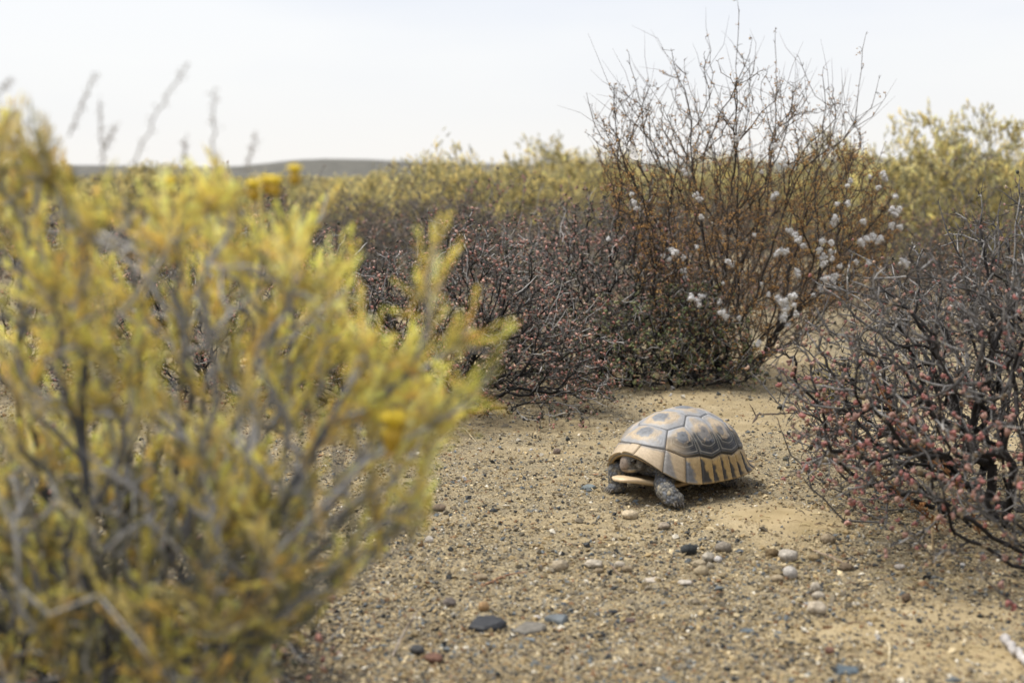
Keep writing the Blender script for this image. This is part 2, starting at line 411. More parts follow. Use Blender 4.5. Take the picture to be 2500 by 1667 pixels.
def spurs(sk, rng, prob, len_rng, r0, col_a, col_b, maxcnt, zig=0.6, kids=1, up=0.25):
    """short side twigs on the thin branches; returns them per stem and their tips"""
    cnt = sk.cnt if hasattr(sk, 'cnt') else sk.counts(); ex = {}; tips = []; dirs = []; st_ = []
    ids = np.where((cnt[:sk.n] <= maxcnt) & (sk.par[:sk.n] >= 0))[0]
    for i in ids:
        for _ in range(kids):
            if rng.random() > prob: continue
            p = sk.p[i]; d = norm(sk.d[i]*0.35+rng.normal(0, 0.75, 3)+np.array([0, 0, up])); ln = rng.uniform(*len_rng)
            q1 = p+d*ln*0.55; d2 = norm(d+rng.normal(0, zig, 3)); q2 = q1+d2*ln*0.45
            c = np.array([col_a, col_a, col_b])*(1+rng.normal(0, 0.2))
            ex.setdefault(sk.stem[i], []).append((np.array([p, q1, q2]), np.array([r0, r0*0.8, r0*0.35]), np.clip(c, 0, 1)))
            tips.append(q2); dirs.append(d2); st_.append(q1)
    return ex, np.array(tips), np.array(dirs), np.array(st_)

# ------------------------------------------------------------------ tortoise
def make_tortoise():
    r = np.random.default_rng(3)
    pos = on_ground(1655, 1193); ALPHA = math.radians(45)
    root = empty('tortoise', pos, 'domed tan and black tortoise walking left across the bare gravel', 'tortoise', rz=math.pi+ALPHA)
    A, B, ZT = 0.117, 0.088, 0.123
    # profile tables: ring coordinate -> (plan fraction, height fraction)
    TR = np.array([0, .15, .3, .45, .6, .72, .8, .88, .94, 1.0])
    side = np.array([(0, 1), (.21, .975), (.42, .90), (.61, .775), (.78, .60), (.885, .43), (.935, .30), (.97, .175), (.99, .085), (1.015, 0)])
    frnt = np.array([(0, 1), (.20, .97), (.40, .89), (.58, .785), (.73, .69), (.825, .61), (.87, .57), (.93, .53), (.98, .50), (1.03, .475)])
    rear = np.array([(0, 1), (.22, .985), (.43, .925), (.62, .80), (.775, .60), (.86, .43), (.90, .31), (.945, .20), (1.02, .125), (1.14, .12)])
    def dome(X, Y, off=0.0):
        X = np.asarray(X, float); Y = np.asarray(Y, float)
        rr = np.hypot(X, Y); th = np.arctan2(Y, X); c = np.cos(th)
        wf = np.clip(c, 0, 1)**(2.6+4.0*np.clip(rr, 0, 1)**5); wr = np.clip(-c, 0, 1)**3; ws = 1-wf-wr
        def prof(k):
            return ws*np.interp(rr, TR, side[:, k])+wf*np.interp(rr, TR, frnt[:, k])+wr*np.interp(rr, TR, rear[:, k])
        q = prof(0); z = prof(1)
        # plan outline: slightly squared ellipse, a little wider behind
        n = 2.35; rad = (np.abs(np.cos(th)/A)**n+np.abs(np.sin(th)/(B*(1-0.07*c)))**n)**(-1/n)
        z0 = 0.0265-0.003*wr
        return np.stack([q*rad*np.cos(th), q*rad*np.sin(th), z0+(ZT-z0)*z], -1)
    def dnorm(X, Y):
        e = 1e-3; a = dome(X+e, Y)-dome(X-e, Y); b = dome(X, Y+e)-dome(X, Y-e)
        return norm(np.cross(a, b))
    D2R = math.pi/180
    seams = [27, 60, 92, 124, 153]
    def ring(deg):
        d = abs(((deg+180) % 360)-180); m = min(abs(d-s) for s in seams)
        return 0.735+0.030*min(m/16.0, 1)**1.2
    def pol(deg, rr=None):
        rr = ring(deg) if rr is None else rr
        return (rr*math.cos(deg*D2R), rr*math.sin(deg*D2R))
    def arc(a, b, n=9): return [pol(x) for x in np.linspace(a, b, n)]
    TAN = np.array([.48, .375, .25]); CREAM = np.array([.64, .52, .36]); YEL = np.array([.46, .31, .11]); GRY = np.array([.155, .165, .18]); DRK = np.array([.020, .023, .027]); BRN = np.array([.27, .17, .085])
    GROOVE = np.array([.13, .115, .10])
    # ---- shell under the scutes: outer skin, rim and inner skin
    car = None
    nr, nt = 26, 96
    R_ = np.linspace(0.02, 1.0, nr); T_ = np.linspace(0, 2*math.pi, nt, endpoint=False)
    RR, TT = np.meshgrid(R_, T_, indexing='ij'); X = RR*np.cos(TT); Y = RR*np.sin(TT)
    Vo = dome(X, Y)-dnorm(X*0.999, Y*0.999)*0.0012
    Vi = dome(X*0.985, Y*0.985)-dnorm(X*0.985, Y*0.985)*0.0065
    V = np.concatenate([Vo.reshape(-1, 3), Vi[::-1].reshape(-1, 3)]); F = []
    for i in range(2*nr-1):
        for k in range(nt):
            a = i*nt+k; b = i*nt+(k+1) % nt; F.append((a, a+nt, b+nt)); F.append((a, b+nt, b))
    F = np.array(F)
    V = np.concatenate([V, [Vo[0].mean(0), Vi[0].mean(0)]]); ct = len(V)-2
    F = np.concatenate([F, [(ct, k, (k+1) % nt) for k in range(nt)], [(ct+1, (2*nr-1)*nt+(k+1) % nt, (2*nr-1)*nt+k) for k in range(nt)]])
    C = np.tile(GROOVE, (len(V), 1)); C[nr*nt:] = np.array([.52, .36, .15])
    car = obj('carapace', mesh_from('carapace', V, F, C), M['shell'], root)
    # ---- vertebral and costal scutes: rings of growth round an umbo
    def scute(poly, umbo, kind, seed):
        rs = np.random.default_rng(seed)
        P = np.array(poly, float); n = len(P)
        seg = np.linalg.norm(np.roll(P, -1, 0)-P, axis=1); tot = seg.sum(); NB = 60
        cum = np.concatenate([[0], np.cumsum(seg)]); tt = np.arange(NB)/NB*tot
        PP = np.concatenate([P, P[:1]])
        Bd = np.stack([np.interp(tt, cum, PP[:, 0]), np.interp(tt, cum, PP[:, 1])], -1)
        u = np.array(umbo, float); cen = P.mean(0)
        Bd = cen+(Bd-cen)*(1-0.005)
        K = np.linspace(1, 0.02, 26)
        V = []; C = []
        cr = math.hypot(*cen)
        outd = np.array(cen)/max(cr, 1e-6)          # towards the rim
        for k in K:
            # rounder towards the umbo
            rad = np.linalg.norm(Bd-u, axis=1).mean()*0.92
            circ = u+norm(Bd-u)*rad
            q = k**0.8
            mixr = np.clip((1-k)*1.1, 0, 0.75)
            pt = u+((Bd*(1-mixr)+circ*mixr)-u)*q
            nn = dnorm(pt[:, 0], pt[:, 1])
            h = -0.0010+0.0022*min((1-k)/0.06, 1)**0.6+0.0040*(1-k)**1.5*(1 if kind != 'V' else 0.85)
            h = h+(0.00085*math.sin(k*2*math.pi*11)*(k > 0.3)*(k < .97) if kind != 'V' else 0.00035*math.sin(k*2*math.pi*9))*np.clip((((pt-u)@outd/max(rad, 1e-6))+.1)*3, 0.1, 1)
            h = np.broadcast_to(h, (NB,))[:, None]
            h = h-0.0009*max(0, 1-k/0.12)
            V.append(dome(pt[:, 0], pt[:, 1])+nn*h)
            d = (pt-u)@outd/max(rad, 1e-6)          # >0 below the umbo
            f = fbm(pt[:, 0]*14+seed, pt[:, 1]*14, seed, 3)[:, None]; f2 = fbm(pt[:, 0]*40+seed, pt[:, 1]*40, seed+5, 2)[:, None]
            base = TAN*(0.80+0.42*f2)*(1-0.22*(0.5+0.5*math.sin(k*2*math.pi*11))**3*(k > .32))
            wt = np.clip((fbm(pt[:, 0]*7+seed*3, pt[:, 1]*9, seed+40, 4)-.46)*5, 0, 1)[:, None]*.38; base = base*(1-wt)+GRY*1.7*(.8+.4*f2)*wt
            grey = GRY*(1.25+0.5*f2)
            c = base.copy()
            edge = np.clip((k-0.54+0.55*(f[:, 0]-0.5)+.2*(f2[:, 0]-.5))/0.24, 0, 1)[:, None]
            if kind == 'V':
                c = c*(1-edge*0.8)+grey*1.15*edge*0.8
                um = np.clip((0.40+0.30*(f[:, 0]-0.5)+0.25*(f2[:, 0]-.5)-k)/0.10, 0, 1)[:, None]*.95
                c = c*(1-um)+GRY*0.95*(0.7+0.8*f2)*um
            else:
                upper = np.clip(0.25-d, 0, 1)[:, None]
                c = c*(1-edge*np.clip(upper*1.4, 0, .8))+grey*1.3*edge*np.clip(upper*1.4, 0, .8)
                low = np.clip((d+0.10+0.40*(f[:, 0]-0.5))/0.22, 0, 1)*np.clip((k-0.30+.25*(f2[:, 0]-.5))/0.16, 0, 1)
                if kind == 'C1': low = low*np.clip(1.05-0.8*((pt[:, 0]-u[0])/rad), 0.2, 1)
                line = 0.5+0.5*math.sin(k*2*math.pi*11)
                dk = DRK*(1.0+0.7*f2); pale = np.array([.44, .41, .35])*(0.8+0.5*f2)
                bandc = dk*(1-(line**9)*0.7)+pale*(line**9)*0.7
                low = (low*(0.82+0.36*f2[:, 0])).clip(0, 1)[:, None]
                c = c*(1-low)+bandc*low
                if kind == 'C1':
                    um = np.clip((0.36+0.25*(f[:, 0]-0.5)+.2*(f2[:, 0]-.5)-k)/0.08, 0, 1)[:, None]*.95
                else:
                    um = np.clip((0.30+0.75*(f[:, 0]-0.5)+.3*(f2[:, 0]-.5)-k)/0.16, 0, 1)[:, None]*0.8
                c = c*(1-um)+GRY*0.85*(0.85+0.4*f2)*um
                if k < 0.05: c = c*0.6
            rim = np.clip((k-0.965)/0.03, 0, 1); c = c*(1-rim*0.45)
            C.append(c)
        V = np.concatenate(V); C = np.concatenate(C); nk = len(K); F = []
        for i in range(nk-1):
            for k in range(NB):
                a = i*NB+k; b = i*NB+(k+1) % NB; F.append((a, b, b+NB)); F.append((a, b+NB, a+NB))
        V = np.concatenate([V, V[-NB:].mean(0)[None]]); C = np.concatenate([C, C[-1:]])
        F += [((nk-1)*NB+k, (nk-1)*NB+(k+1) % NB, len(V)-1) for k in range(NB)]
        obj('scute', mesh_from('scute', V, np.array(F), C), M['shell'], car)
    def mir(poly): return [(x, -y) for x, y in poly][::-1]
    V1 = arc(-27, 27)+[(.42, .19), (.42, -.19)]
    V2 = [(.42, -.19), (.27, -.29), (.11, -.19), (.11, .19), (.27, .29), (.42, .19)][::-1]
    V3 = [(.11, -.19), (-.05, -.29), (-.21, -.19), (-.21, .19), (-.05, .29), (.11, .19)][::-1]
    V4 = [(-.21, -.19), (-.36, -.28), (-.50, -.17), (-.50, .17), (-.36, .28), (-.21, .19)][::-1]
    V5 = [(-.50, .17)]+arc(153, 207)+[(-.50, -.17)]
    def ccw(p):
        p = [tuple(q) for q in p]; a = sum(p[i][0]*p[(i+1) % len(p)][1]-p[(i+1) % len(p)][0]*p[i][1] for i in range(len(p)))
        return p if a > 0 else p[::-1]
    for i, p in enumerate([V1, V2, V3, V4, V5]):
        c = np.mean(p, 0); u = (c[0], 0.0)
        if i == 0: u = (0.55, 0.0)
        scute(ccw(p), u, 'V', 31+i)
    C1 = arc(27, 60)+[(.27, .29), (.42, .19)]
    C2 = arc(60, 92)+[(-.05, .29), (.11, .19), (.27, .29)]
    C3 = arc(92, 124)+[(-.36, .28), (-.21, .19), (-.05, .29)]
    C4 = arc(124, 153)+[(-.50, .17), (-.36, .28)]
    for i, p in enumerate([C1, C2, C3, C4]):
        c = np.mean(p, 0)*0.80
        if i == 0: c = np.array((.40, .37))
        scute(ccw(p), c, 'C1' if i == 0 else 'C', 51+i)
        scute(ccw(mir(p)), (c[0], -c[1]), 'C1' if i == 0 else 'C', 61+i)
    # ---- marginal scutes
    mb = [5, 27, 45, 61, 75, 88, 100, 112, 124, 137, 151, 166]
    bands = [(-5, 5)]+[(mb[i], mb[i+1]) for i in range(11)]+[(-mb[i+1], -mb[i]) for i in range(11)]+[(166, 194)]
    for bi, (a, b) in enumerate(bands):
        nf, ng = 15, 18
        sgn = 1 if (a+b) >= 0 else -1
        ff = np.linspace(0.012, 0.988, nf); gg = np.linspace(0, 1, ng); V = []; C = []
        no = bi if bi < 12 else (bi-11 if bi < 23 else 12)
        sc_ = r.uniform(0.65, 1.3); ap_ = r.uniform(-.08, .10)
        for g_ in gg:
            deg = a+(b-a)*ff
            r0 = np.array([ring(x) for x in deg])+0.006
            rr = r0+(1.0-r0)*g_
            X = rr*np.cos(deg*D2R); Y = rr*np.sin(deg*D2R); nn = dnorm(X*0.999, Y*0.999)
            e = np.minimum(np.minimum(ff-0.012, 0.988-ff)/0.06, 1)**0.6; eg = min(g_/0.06, 1)**0.6
            h = -0.0008+0.0019*e*eg+0.00022*math.sin(g_*34)
            flare = 0.0012*np.cos((ff-0.5)*math.pi)*g_**3
            V.append(dome(X, Y)+nn*(h+flare)[:, None])
            q = ff if sgn > 0 else 1-ff       # 0 = front edge of the scute
            f = fbm(X*22+bi, Y*22, 70+bi, 3); f2 = fbm(X*60+bi*3, Y*60, 90+bi, 2)
            c = TAN*(0.82+0.36*f2[:, None])
            yel = np.clip((abs(a+b)/2-30)/35, 0, 1)*0.85; c = c*(1-yel)+YEL*(0.8+0.45*f2[:, None])*yel
            mott = np.clip((f-0.52)/0.12, 0, 1)[:, None]*0.45*yel; c = c*(1-mott)+BRN*mott
            if no == 0: wgt = np.zeros(nf)
            elif no == 1: wgt = np.clip((0.22-g_+0.1*(f-0.5))/0.12, 0, 1)*0.65
            elif no == 2: wgt = np.clip((0.18+0.42*g_-q+0.2*(f-0.5))/0.1, 0, 1)*0.8
            else:
                width = (0.07+0.70*max(0, g_-0.12-ap_)**0.8)*sc_
                if no >= 5: width *= np.clip(1.15-g_*0.40, 0, 1)
                wgt = np.clip((width-q+0.38*(f-0.5)+.15*(f2-.5))/0.12, 0, 1)*(0.95 if g_ > 0.08 else 0.3)*(1 if g_ < .9 else .75)
            dkc = (GRY*0.9 if no <= 3 else DRK*1.3)*(0.8+0.6*f2[:, None])
            c = c*(1-wgt[:, None])+dkc*wgt[:, None]
            if g_ > 0.95: c = c*0.5+np.array([.60, .44, .22])*0.5
            C.append(c)
        # lip under the rim
        X = 0.97*np.cos(deg*D2R); Y = 0.97*np.sin(deg*D2R)
        V.append(dome(X, Y)-dnorm(X, Y)*0.0050); C.append(np.tile(np.array([.56, .37, .13]), (nf, 1)))
        V = np.concatenate(V); C = np.concatenate(C); F = []
        for i in range(ng):
            for k in range(nf-1):
                p = i*nf+k; F.append((p, p+nf+1, p+1)); F.append((p, p+nf, p+nf+1))
        obj('marginal_scute', mesh_from('marginal_scute', V, np.array(F)[:, ::-1], C), M['shell'], car)
    # ---- plastron with its bridge and the gular prong
    st = [(-.098, .016, .030, .010), (-.085, .040, .022, .010), (-.060, .060, .0155, .012), (-.030, .068, .0140, .020), (0, .070, .0135, .022), (.030, .066, .0135, .020),
          (.058, .048, .0155, .011), (.078, .036, .019, .008), (.095, .029, .0225, .0095), (.108, .0245, .0260, .0095), (.122, .0215, .029, .0090), (.1350, .0165, .0315, .0075), (.1420, .007, .033, .0035)]
    V = []; C = []; ns = 24
    for (x, wd, zb, th) in st:
        for k in range(ns):
            a_ = 2*math.pi*k/ns; cy = math.cos(a_); sz = math.sin(a_)
            y = wd*np.sign(cy)*abs(cy)**0.7; z = zb+th*0.5+th*0.5*np.sign(sz)*abs(sz)**0.7
            if abs(x) < 0.055: z += 0.013*(abs(y)/wd)**3*(1-(abs(x)/0.055)**2)
            V.append((x, y, z)); fr = np.clip((x-.06)/.03, 0, 1)
            cc = np.array([.40, .27, .13])*(1-fr)+np.array([.62, .47, .29])*fr
            C.append(cc*(0.85+0.3*r.random()))
    V = np.array(V); C = np.array(C); F = []
    for i in range(len(st)-1):
        for k in range(ns):
            a_ = i*ns+k; b_ = i*ns+(k+1) % ns; F.append((a_, b_, b_+ns)); F.append((a_, b_+ns, a_+ns))
    F += [(0, k+1, k) for k in range(1, ns-1)]; o_ = (len(st)-1)*ns; F += [(o_, o_+k, o_+k+1) for k in range(1, ns-1)]
    obj('plastron', mesh_from('plastron', V, np.array(F), C), M['shell'], root)['label'] = 'pale under-shell with a tongue-like prong in front'
    # ---- body: head, neck, legs and tail as one continuous skin
    bg = Geo()
    def ell(c, rad, rot=None):
        V = ICO3[0]*np.array(rad)
        if rot is not None: V = V@np.array(rot.to_3x3()).T
        bg.add(V+np.array(c), ICO3[1], (1, 1, 1))
    def limb(pts):
        for (p, ra), (q, rb) in zip(pts[:-1], pts[1:]):
            p = Vector(p); q = Vector(q)
            for t in np.linspace(0, 1, 7): ell(p.lerp(q, t), (ra+(rb-ra)*t,)*3)
        ell((.030, 0, .050), (.062, .050, .026))
    ell((-.03, 0, .050), (.058, .052, .026))
    HP = Vector((.083, .001, .0575)); HM = Matrix.Translation(HP) @ Matrix.Rotation(math.radians(-20), 4, 'Z') @ Matrix.Rotation(math.radians(4), 4, 'Y')
    HR = HM.to_3x3().to_4x4()
    def hell(c, rad): ell(HM @ Vector(c), rad, HR)
    limb([((.045, 0, .052), .019), ((.080, 0, .0565), .0170), (HM @ Vector((.006, 0, 0)), .0160)])
    hell((.013, 0, .002), (.0200, .0168, .0135)); hell((.018, 0, .0085), (.0160, .0142, .0048)); hell((.0285, 0, .0005), (.0098, .0120, .0112))
    hell((.0345, 0, -.0040), (.0052, .0082, .0088)); hell((.0205, 0, -.0105), (.0155, .0128, .0055))
    for s_ in (1, -1): hell((.012, s_*.0105, -.0045), (.0105, .0070, .0080)); hell((.0225, s_*.0112, .0070), (.0068, .0042, .0034))
    # front legs: shoulder, elbow, foot
    limb([((.060, .026, .036), .0150), ((.088, .043, .0270), .0145), ((.096, .053, .0210), .0142), ((.096, .062, .0145), .0138)])
    ell((.094, .066, .0105), (.0160, .0152, .0108))
    limb([((.062, -.036, .040), .0150), ((.086, -.046, .036), .0150), ((.084, -.050, .020), .0135), ((.082, -.049, .011), .0130)])
    ell((.086, -.049, .0085), (.0150, .0125, .0085))
    for s in (1, -1):
        limb([((-.060, s*.030, .036), .0150), ((-.070, s*.040, .026), .0145), ((-.072, s*.042, .012), .0125)])
        ell((-.069, s*.043, .0085), (.0150, .0125, .0085))
    limb([((-.085, 0, .034), .009), ((-.108, 0, .028), .006), ((-.118, .002, .020), .003)])
    V, F, _ = bg.arrays(); me0 = mesh_from('body_raw', V, F)
    ob0 = bpy.data.objects.new('body_raw', me0); COL.objects.link(ob0)
    md = ob0.modifiers.new('r', 'REMESH'); md.mode = 'VOXEL'; md.voxel_size = 0.00145
    sm = ob0.modifiers.new('s', 'SMOOTH'); sm.factor = 0.5; sm.iterations = 4
    dg = bpy.context.evaluated_depsgraph_get(); ev = ob0.evaluated_get(dg)
    me = bpy.data.meshes.new_from_object(ev); bpy.data.objects.remove(ob0); bpy.data.meshes.remove(me0)
    nv = len(me.vertices); co = np.zeros(nv*3, np.float32); me.vertices.foreach_get('co', co); co = co.reshape(-1, 3).astype(float)
    nm = np.zeros(nv*3, np.float32); me.vertices.foreach_get('normal', nm); nm = nm.reshape(-1, 3)
    Hi = np.array(HM.inverted()); hl = co@Hi[:3, :3].T+Hi[:3, 3]
    head = (hl[:, 0] > .002) & (np.abs(hl[:, 1]) < .0215) & (hl[:, 2] > -.0185)
    seeds = co[r.choice(nv, 3000, replace=False)]
    from mathutils.kdtree import KDTree
    kd = KDTree(len(seeds))
    for i, q in enumerate(seeds): kd.insert(q, i)
    kd.balance(); d1 = np.zeros(nv); d2 = np.zeros(nv); ci = np.zeros(nv, int)
    for i in range(nv):
        (_, ia, da), (_, ib, db) = kd.find_n(co[i], 2); d1[i] = da; d2[i] = db; ci[i] = ia
    edge = np.clip((d2-d1)/0.0013, 0, 1)
    amp = np.where(head, 0.00022, 0.0013)
    co2 = co+nm*(amp*(edge-0.4))[:, None]
    me.vertices.foreach_set('co', co2.astype(np.float32).ravel())
    cellc = np.array([(.17, .165, .155), (.27, .25, .21), (.11, .115, .125), (.38, .32, .22), (.21, .22, .24)])[r.choice(5, 3000, p=[.3, .25, .2, .12, .13])]
    c = cellc[ci]*(0.32+0.68*edge[:, None])
    hc = np.array([.25, .24, .22])*(0.45+0.55*edge[:, None])*(0.10+1.6*np.clip(fbm(hl[:, 0]*230, hl[:, 1]*230+hl[:, 2]*190, 3, 3)[:, None]-.08, 0, 1))
    pale = np.clip((hl[:, 2]-.007)/.003, 0, 1)[:, None]*.35; hc = hc*(1-pale)+np.array([.36, .345, .32])*pale
    beak = np.clip((hl[:, 0]-.031)/.004, 0, 1)[:, None]*0.6; hc = hc*(1-beak)+np.array([.29, .215, .16])*beak
    jaw = (np.clip((-.0085-hl[:, 2])/.0015, 0, 1)*np.clip((hl[:, 2]+.0145)/.001, 0, 1)*np.clip((hl[:, 0]-.020)/.004, 0, 1)*np.clip((.034-hl[:, 0])/.003, 0, 1))[:, None]
    hc = hc*(1-jaw*0.7)+np.array([.40, .31, .17])*jaw*0.7
    mouth = np.exp(-((hl[:, 2]+.0078+.0012*np.sin(hl[:, 0]*170))/.0008)**2)*(hl[:, 0] > .012); hc = hc*(1-0.75*mouth[:, None])
    nost = np.exp(-((hl[:, 0]-.0375)**2+(np.abs(hl[:, 1])-.0028)**2+(hl[:, 2]-.001)**2)/.0000016); hc = hc*(1-.8*nost[:, None])
    eyed = np.hypot(hl[:, 0]-.0245, hl[:, 2]-.0030); socket = np.clip((.0066-eyed)/.0030, 0, 1)[:, None]*(np.abs(hl[:, 1]) > .006)[:, None]
    hc = hc*(1-0.8*socket)
    c = np.where(head[:, None], hc, c)
    ca = np.ones((nv, 4), np.float32); ca[:, :3] = np.clip(c, 0, 1)
    at_ = me.color_attributes.new('col', 'FLOAT_COLOR', 'POINT'); at_.data.foreach_set('color', ca.ravel())
    me.polygons.foreach_set('use_smooth', np.ones(len(me.polygons), bool)); me.name = 'body'
    body = obj('body', me, M['skin'], root); body['label'] = 'grey scaly head, neck, legs and tail'
    # eyes and claws
    em = bpy.data.materials.new('eye_gloss'); em.use_nodes = True; eb = em.node_tree.nodes['Principled BSDF']
    eb.inputs['Base Color'].default_value = (.012, .010, .009, 1); eb.inputs['Roughness'].default_value = 0.08
    for s in (1, -1):
        e_ = obj('eye', mesh_from('eye', ICO2[0]*[.0042, .0030, .0038], ICO2[1]), em, body); e_.location = HM @ Vector((.0245, s*.0128, .0030)); e_.rotation_euler = HM.to_euler()
        g = Geo(); pts = np.array([[.0195, s*.0138, .0058], [.0225, s*.0150, .0074], [.0265, s*.0146, .0068], [.0290, s*.0132, .0045]]); pts = np.array([(HM @ Vector(q))[:] for q in pts])
        tubes(g, [pts], [np.array([.0006, .0011, .0011, .0005])], [np.tile([.24, .23, .21], (4, 1))], 6); g.build('eyelid', M['skin'], body)
    for (fx, fy, dx, dy) in [(.094, .066, .35, .9), (.086, -.049, .95, -.25), (-.069, .043, .55, .8), (-.069, -.043, .55, -.8)]:
        d = np.array([dx, dy, 0])/math.hypot(dx, dy); sdv = np.array([-d[1], d[0], 0])
        for k in (-1.5, -.5, .5, 1.5):
            p0 = np.array([fx, fy, .008])+d*.0105+sdv*k*.0048; g = Geo()
            pts = np.array([p0, p0+d*.004+[0, 0, -.0015], p0+d*.0075+[0, 0, -.0055]])
            tubes(g, [pts], [np.array([.0022, .0017, .0004])], [np.array([[.13, .12, .11], [.16, .14, .12], [.10, .09, .08]])], 6)
            g.build('claw', M['skin'], body)
    return root
tortoise = make_tortoise()
# ------------------------------------------------------------------ plant pieces
def sprig_mesh(rng, n, length, nl, nw, open_=0.55):
    """a leafy shoot along +z: thin three-sided needles round a twig"""
    t = np.sort(rng.random(n))**0.85; z = t*length
    az = rng.random(n)*2*math.pi; tilt = (open_*(1.15-0.75*t))*rng.uniform(0.7, 1.3, n)
    D = np.stack([np.sin(tilt)*np.cos(az), np.sin(tilt)*np.sin(az), np.cos(tilt)], -1)
    P = np.stack([np.cos(az)*0.001, np.sin(az)*0.001, z], -1)
    R = frames(D, rng); tv = np.array([[1, 0, .1], [-.5, .87, .1], [-.5, -.87, .1], [0, 0, 1.]])
    tf = np.array([[0, 1, 3], [1, 2, 3], [2, 0, 3]])
    g = Geo(); l = nl*rng.uniform(0.65, 1.2, n)
    sc = np.stack([np.full(n, nw), np.full(n, nw*0.6), l], -1)
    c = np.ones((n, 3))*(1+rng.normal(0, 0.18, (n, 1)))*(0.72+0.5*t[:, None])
    scatter(g, tv, tf, P, R, sc, c)
    return g.arrays()
def bead_mesh(rng, n):
    """a tight bunch of plump leaves along +z, unit size"""
    g = Geo()
    for k in range(n):
        a = 2*math.pi*k/n+rng.uniform(-.3, .3); tl = rng.uniform(0.35, 0.85)
        d = np.array([[math.sin(tl)*math.cos(a), math.sin(tl)*math.sin(a), math.cos(tl)]])
        V = ICO1[0]*[.40, .40, .72]+[0, 0, .62]
        V[:, :2] *= (1.0-0.25*np.clip(V[:, 2:3]-.6, 0, 1))
        R = frames(d, rng)[0]; g.add(V@R.T*rng.uniform(.8, 1.1), ICO1[1], np.ones(3)*rng.uniform(.8, 1.2))
    return g.arrays()
def fluff_mesh(rng, nb=10, nh=110):
    """a seed-wool tuft of unit size: soft knots with fine hairs standing off them"""
    g = Geo(); cs = norm(rng.normal(size=(nb, 3)))*rng.uniform(.15, .62, (nb, 1))*[1, 1, 1.25]
    for c in cs:
        s = rng.uniform(.18, .36); V = ICO2[0]*(1+rng.normal(0, .13, (len(ICO2[0]), 1)))*s
        g.add(V+c, ICO2[1], np.ones(3)*rng.uniform(.86, 1.0))
    polys = []; rad = []; cl = []
    for k in range(nh):
        c = cs[rng.integers(nb)]; d = norm(rng.normal(size=3)); a = c+d*.25; b = c+d*rng.uniform(.5, .8)+rng.normal(0, .06, 3)
        polys.append(np.array([a, (a+b)/2+rng.normal(0, .03, 3), b])); rad.append(np.array([.022, .016, .006])); cl.append(np.ones((3, 3)))
    tubes(g, polys, rad, cl, 3)
    return g.arrays()
def place(o, p, R, s):
    m = Matrix(((R[0][0], R[0][1], R[0][2]), (R[1][0], R[1][1], R[1][2]), (R[2][0], R[2][1], R[2][2]))).to_4x4()
    o.matrix_local = Matrix.Translation(p) @ m @ Matrix.Diagonal((s, s, s, 1))
def parts_and_rest(name, rest_name, temps, mat, parent, P, D, size, cols, n_parts, rng, order, origin, rest_kind='stuff', label=None):
    """the pieces that show largest become children of their own, the rest one joined child"""
    R = frames(D, rng); idx = np.argsort(order)[:n_parts]; isp = np.zeros(len(P), bool); isp[idx] = True
    which = rng.integers(0, len(temps), len(P)); tint = rng.integers(0, 5, len(P)); cache = {}
    qs = [cols[rng.choice(len(cols), 1)[0]] for _ in range(5)]
    for i in idx:
        key = (which[i], tint[i])
        if key not in cache:
            V, F, C = temps[key[0]]; me = mesh_from(name, V, F, C*qs[key[1]]); me.materials.append(mat); cache[key] = me
        o = obj(name, cache[key], mat, parent); place(o, P[i]-origin, R[i], size[i])
    g = Geo()
    for k, (V, F, C) in enumerate(temps):
        q = (~isp) & (which == k); scatter(g, V, F, P[q]-origin, R[q], size[q], cols[q], C)
    if g.n: g.build(rest_name, mat, parent, rest_kind)

def depth_vol(x, xc, yc, rx, ry, rng):
    h = ry*np.sqrt(np.clip(1-((x-xc)/rx)**2, 0.08, 1)); return yc+h*rng.uniform(-1, 1, np.shape(x))

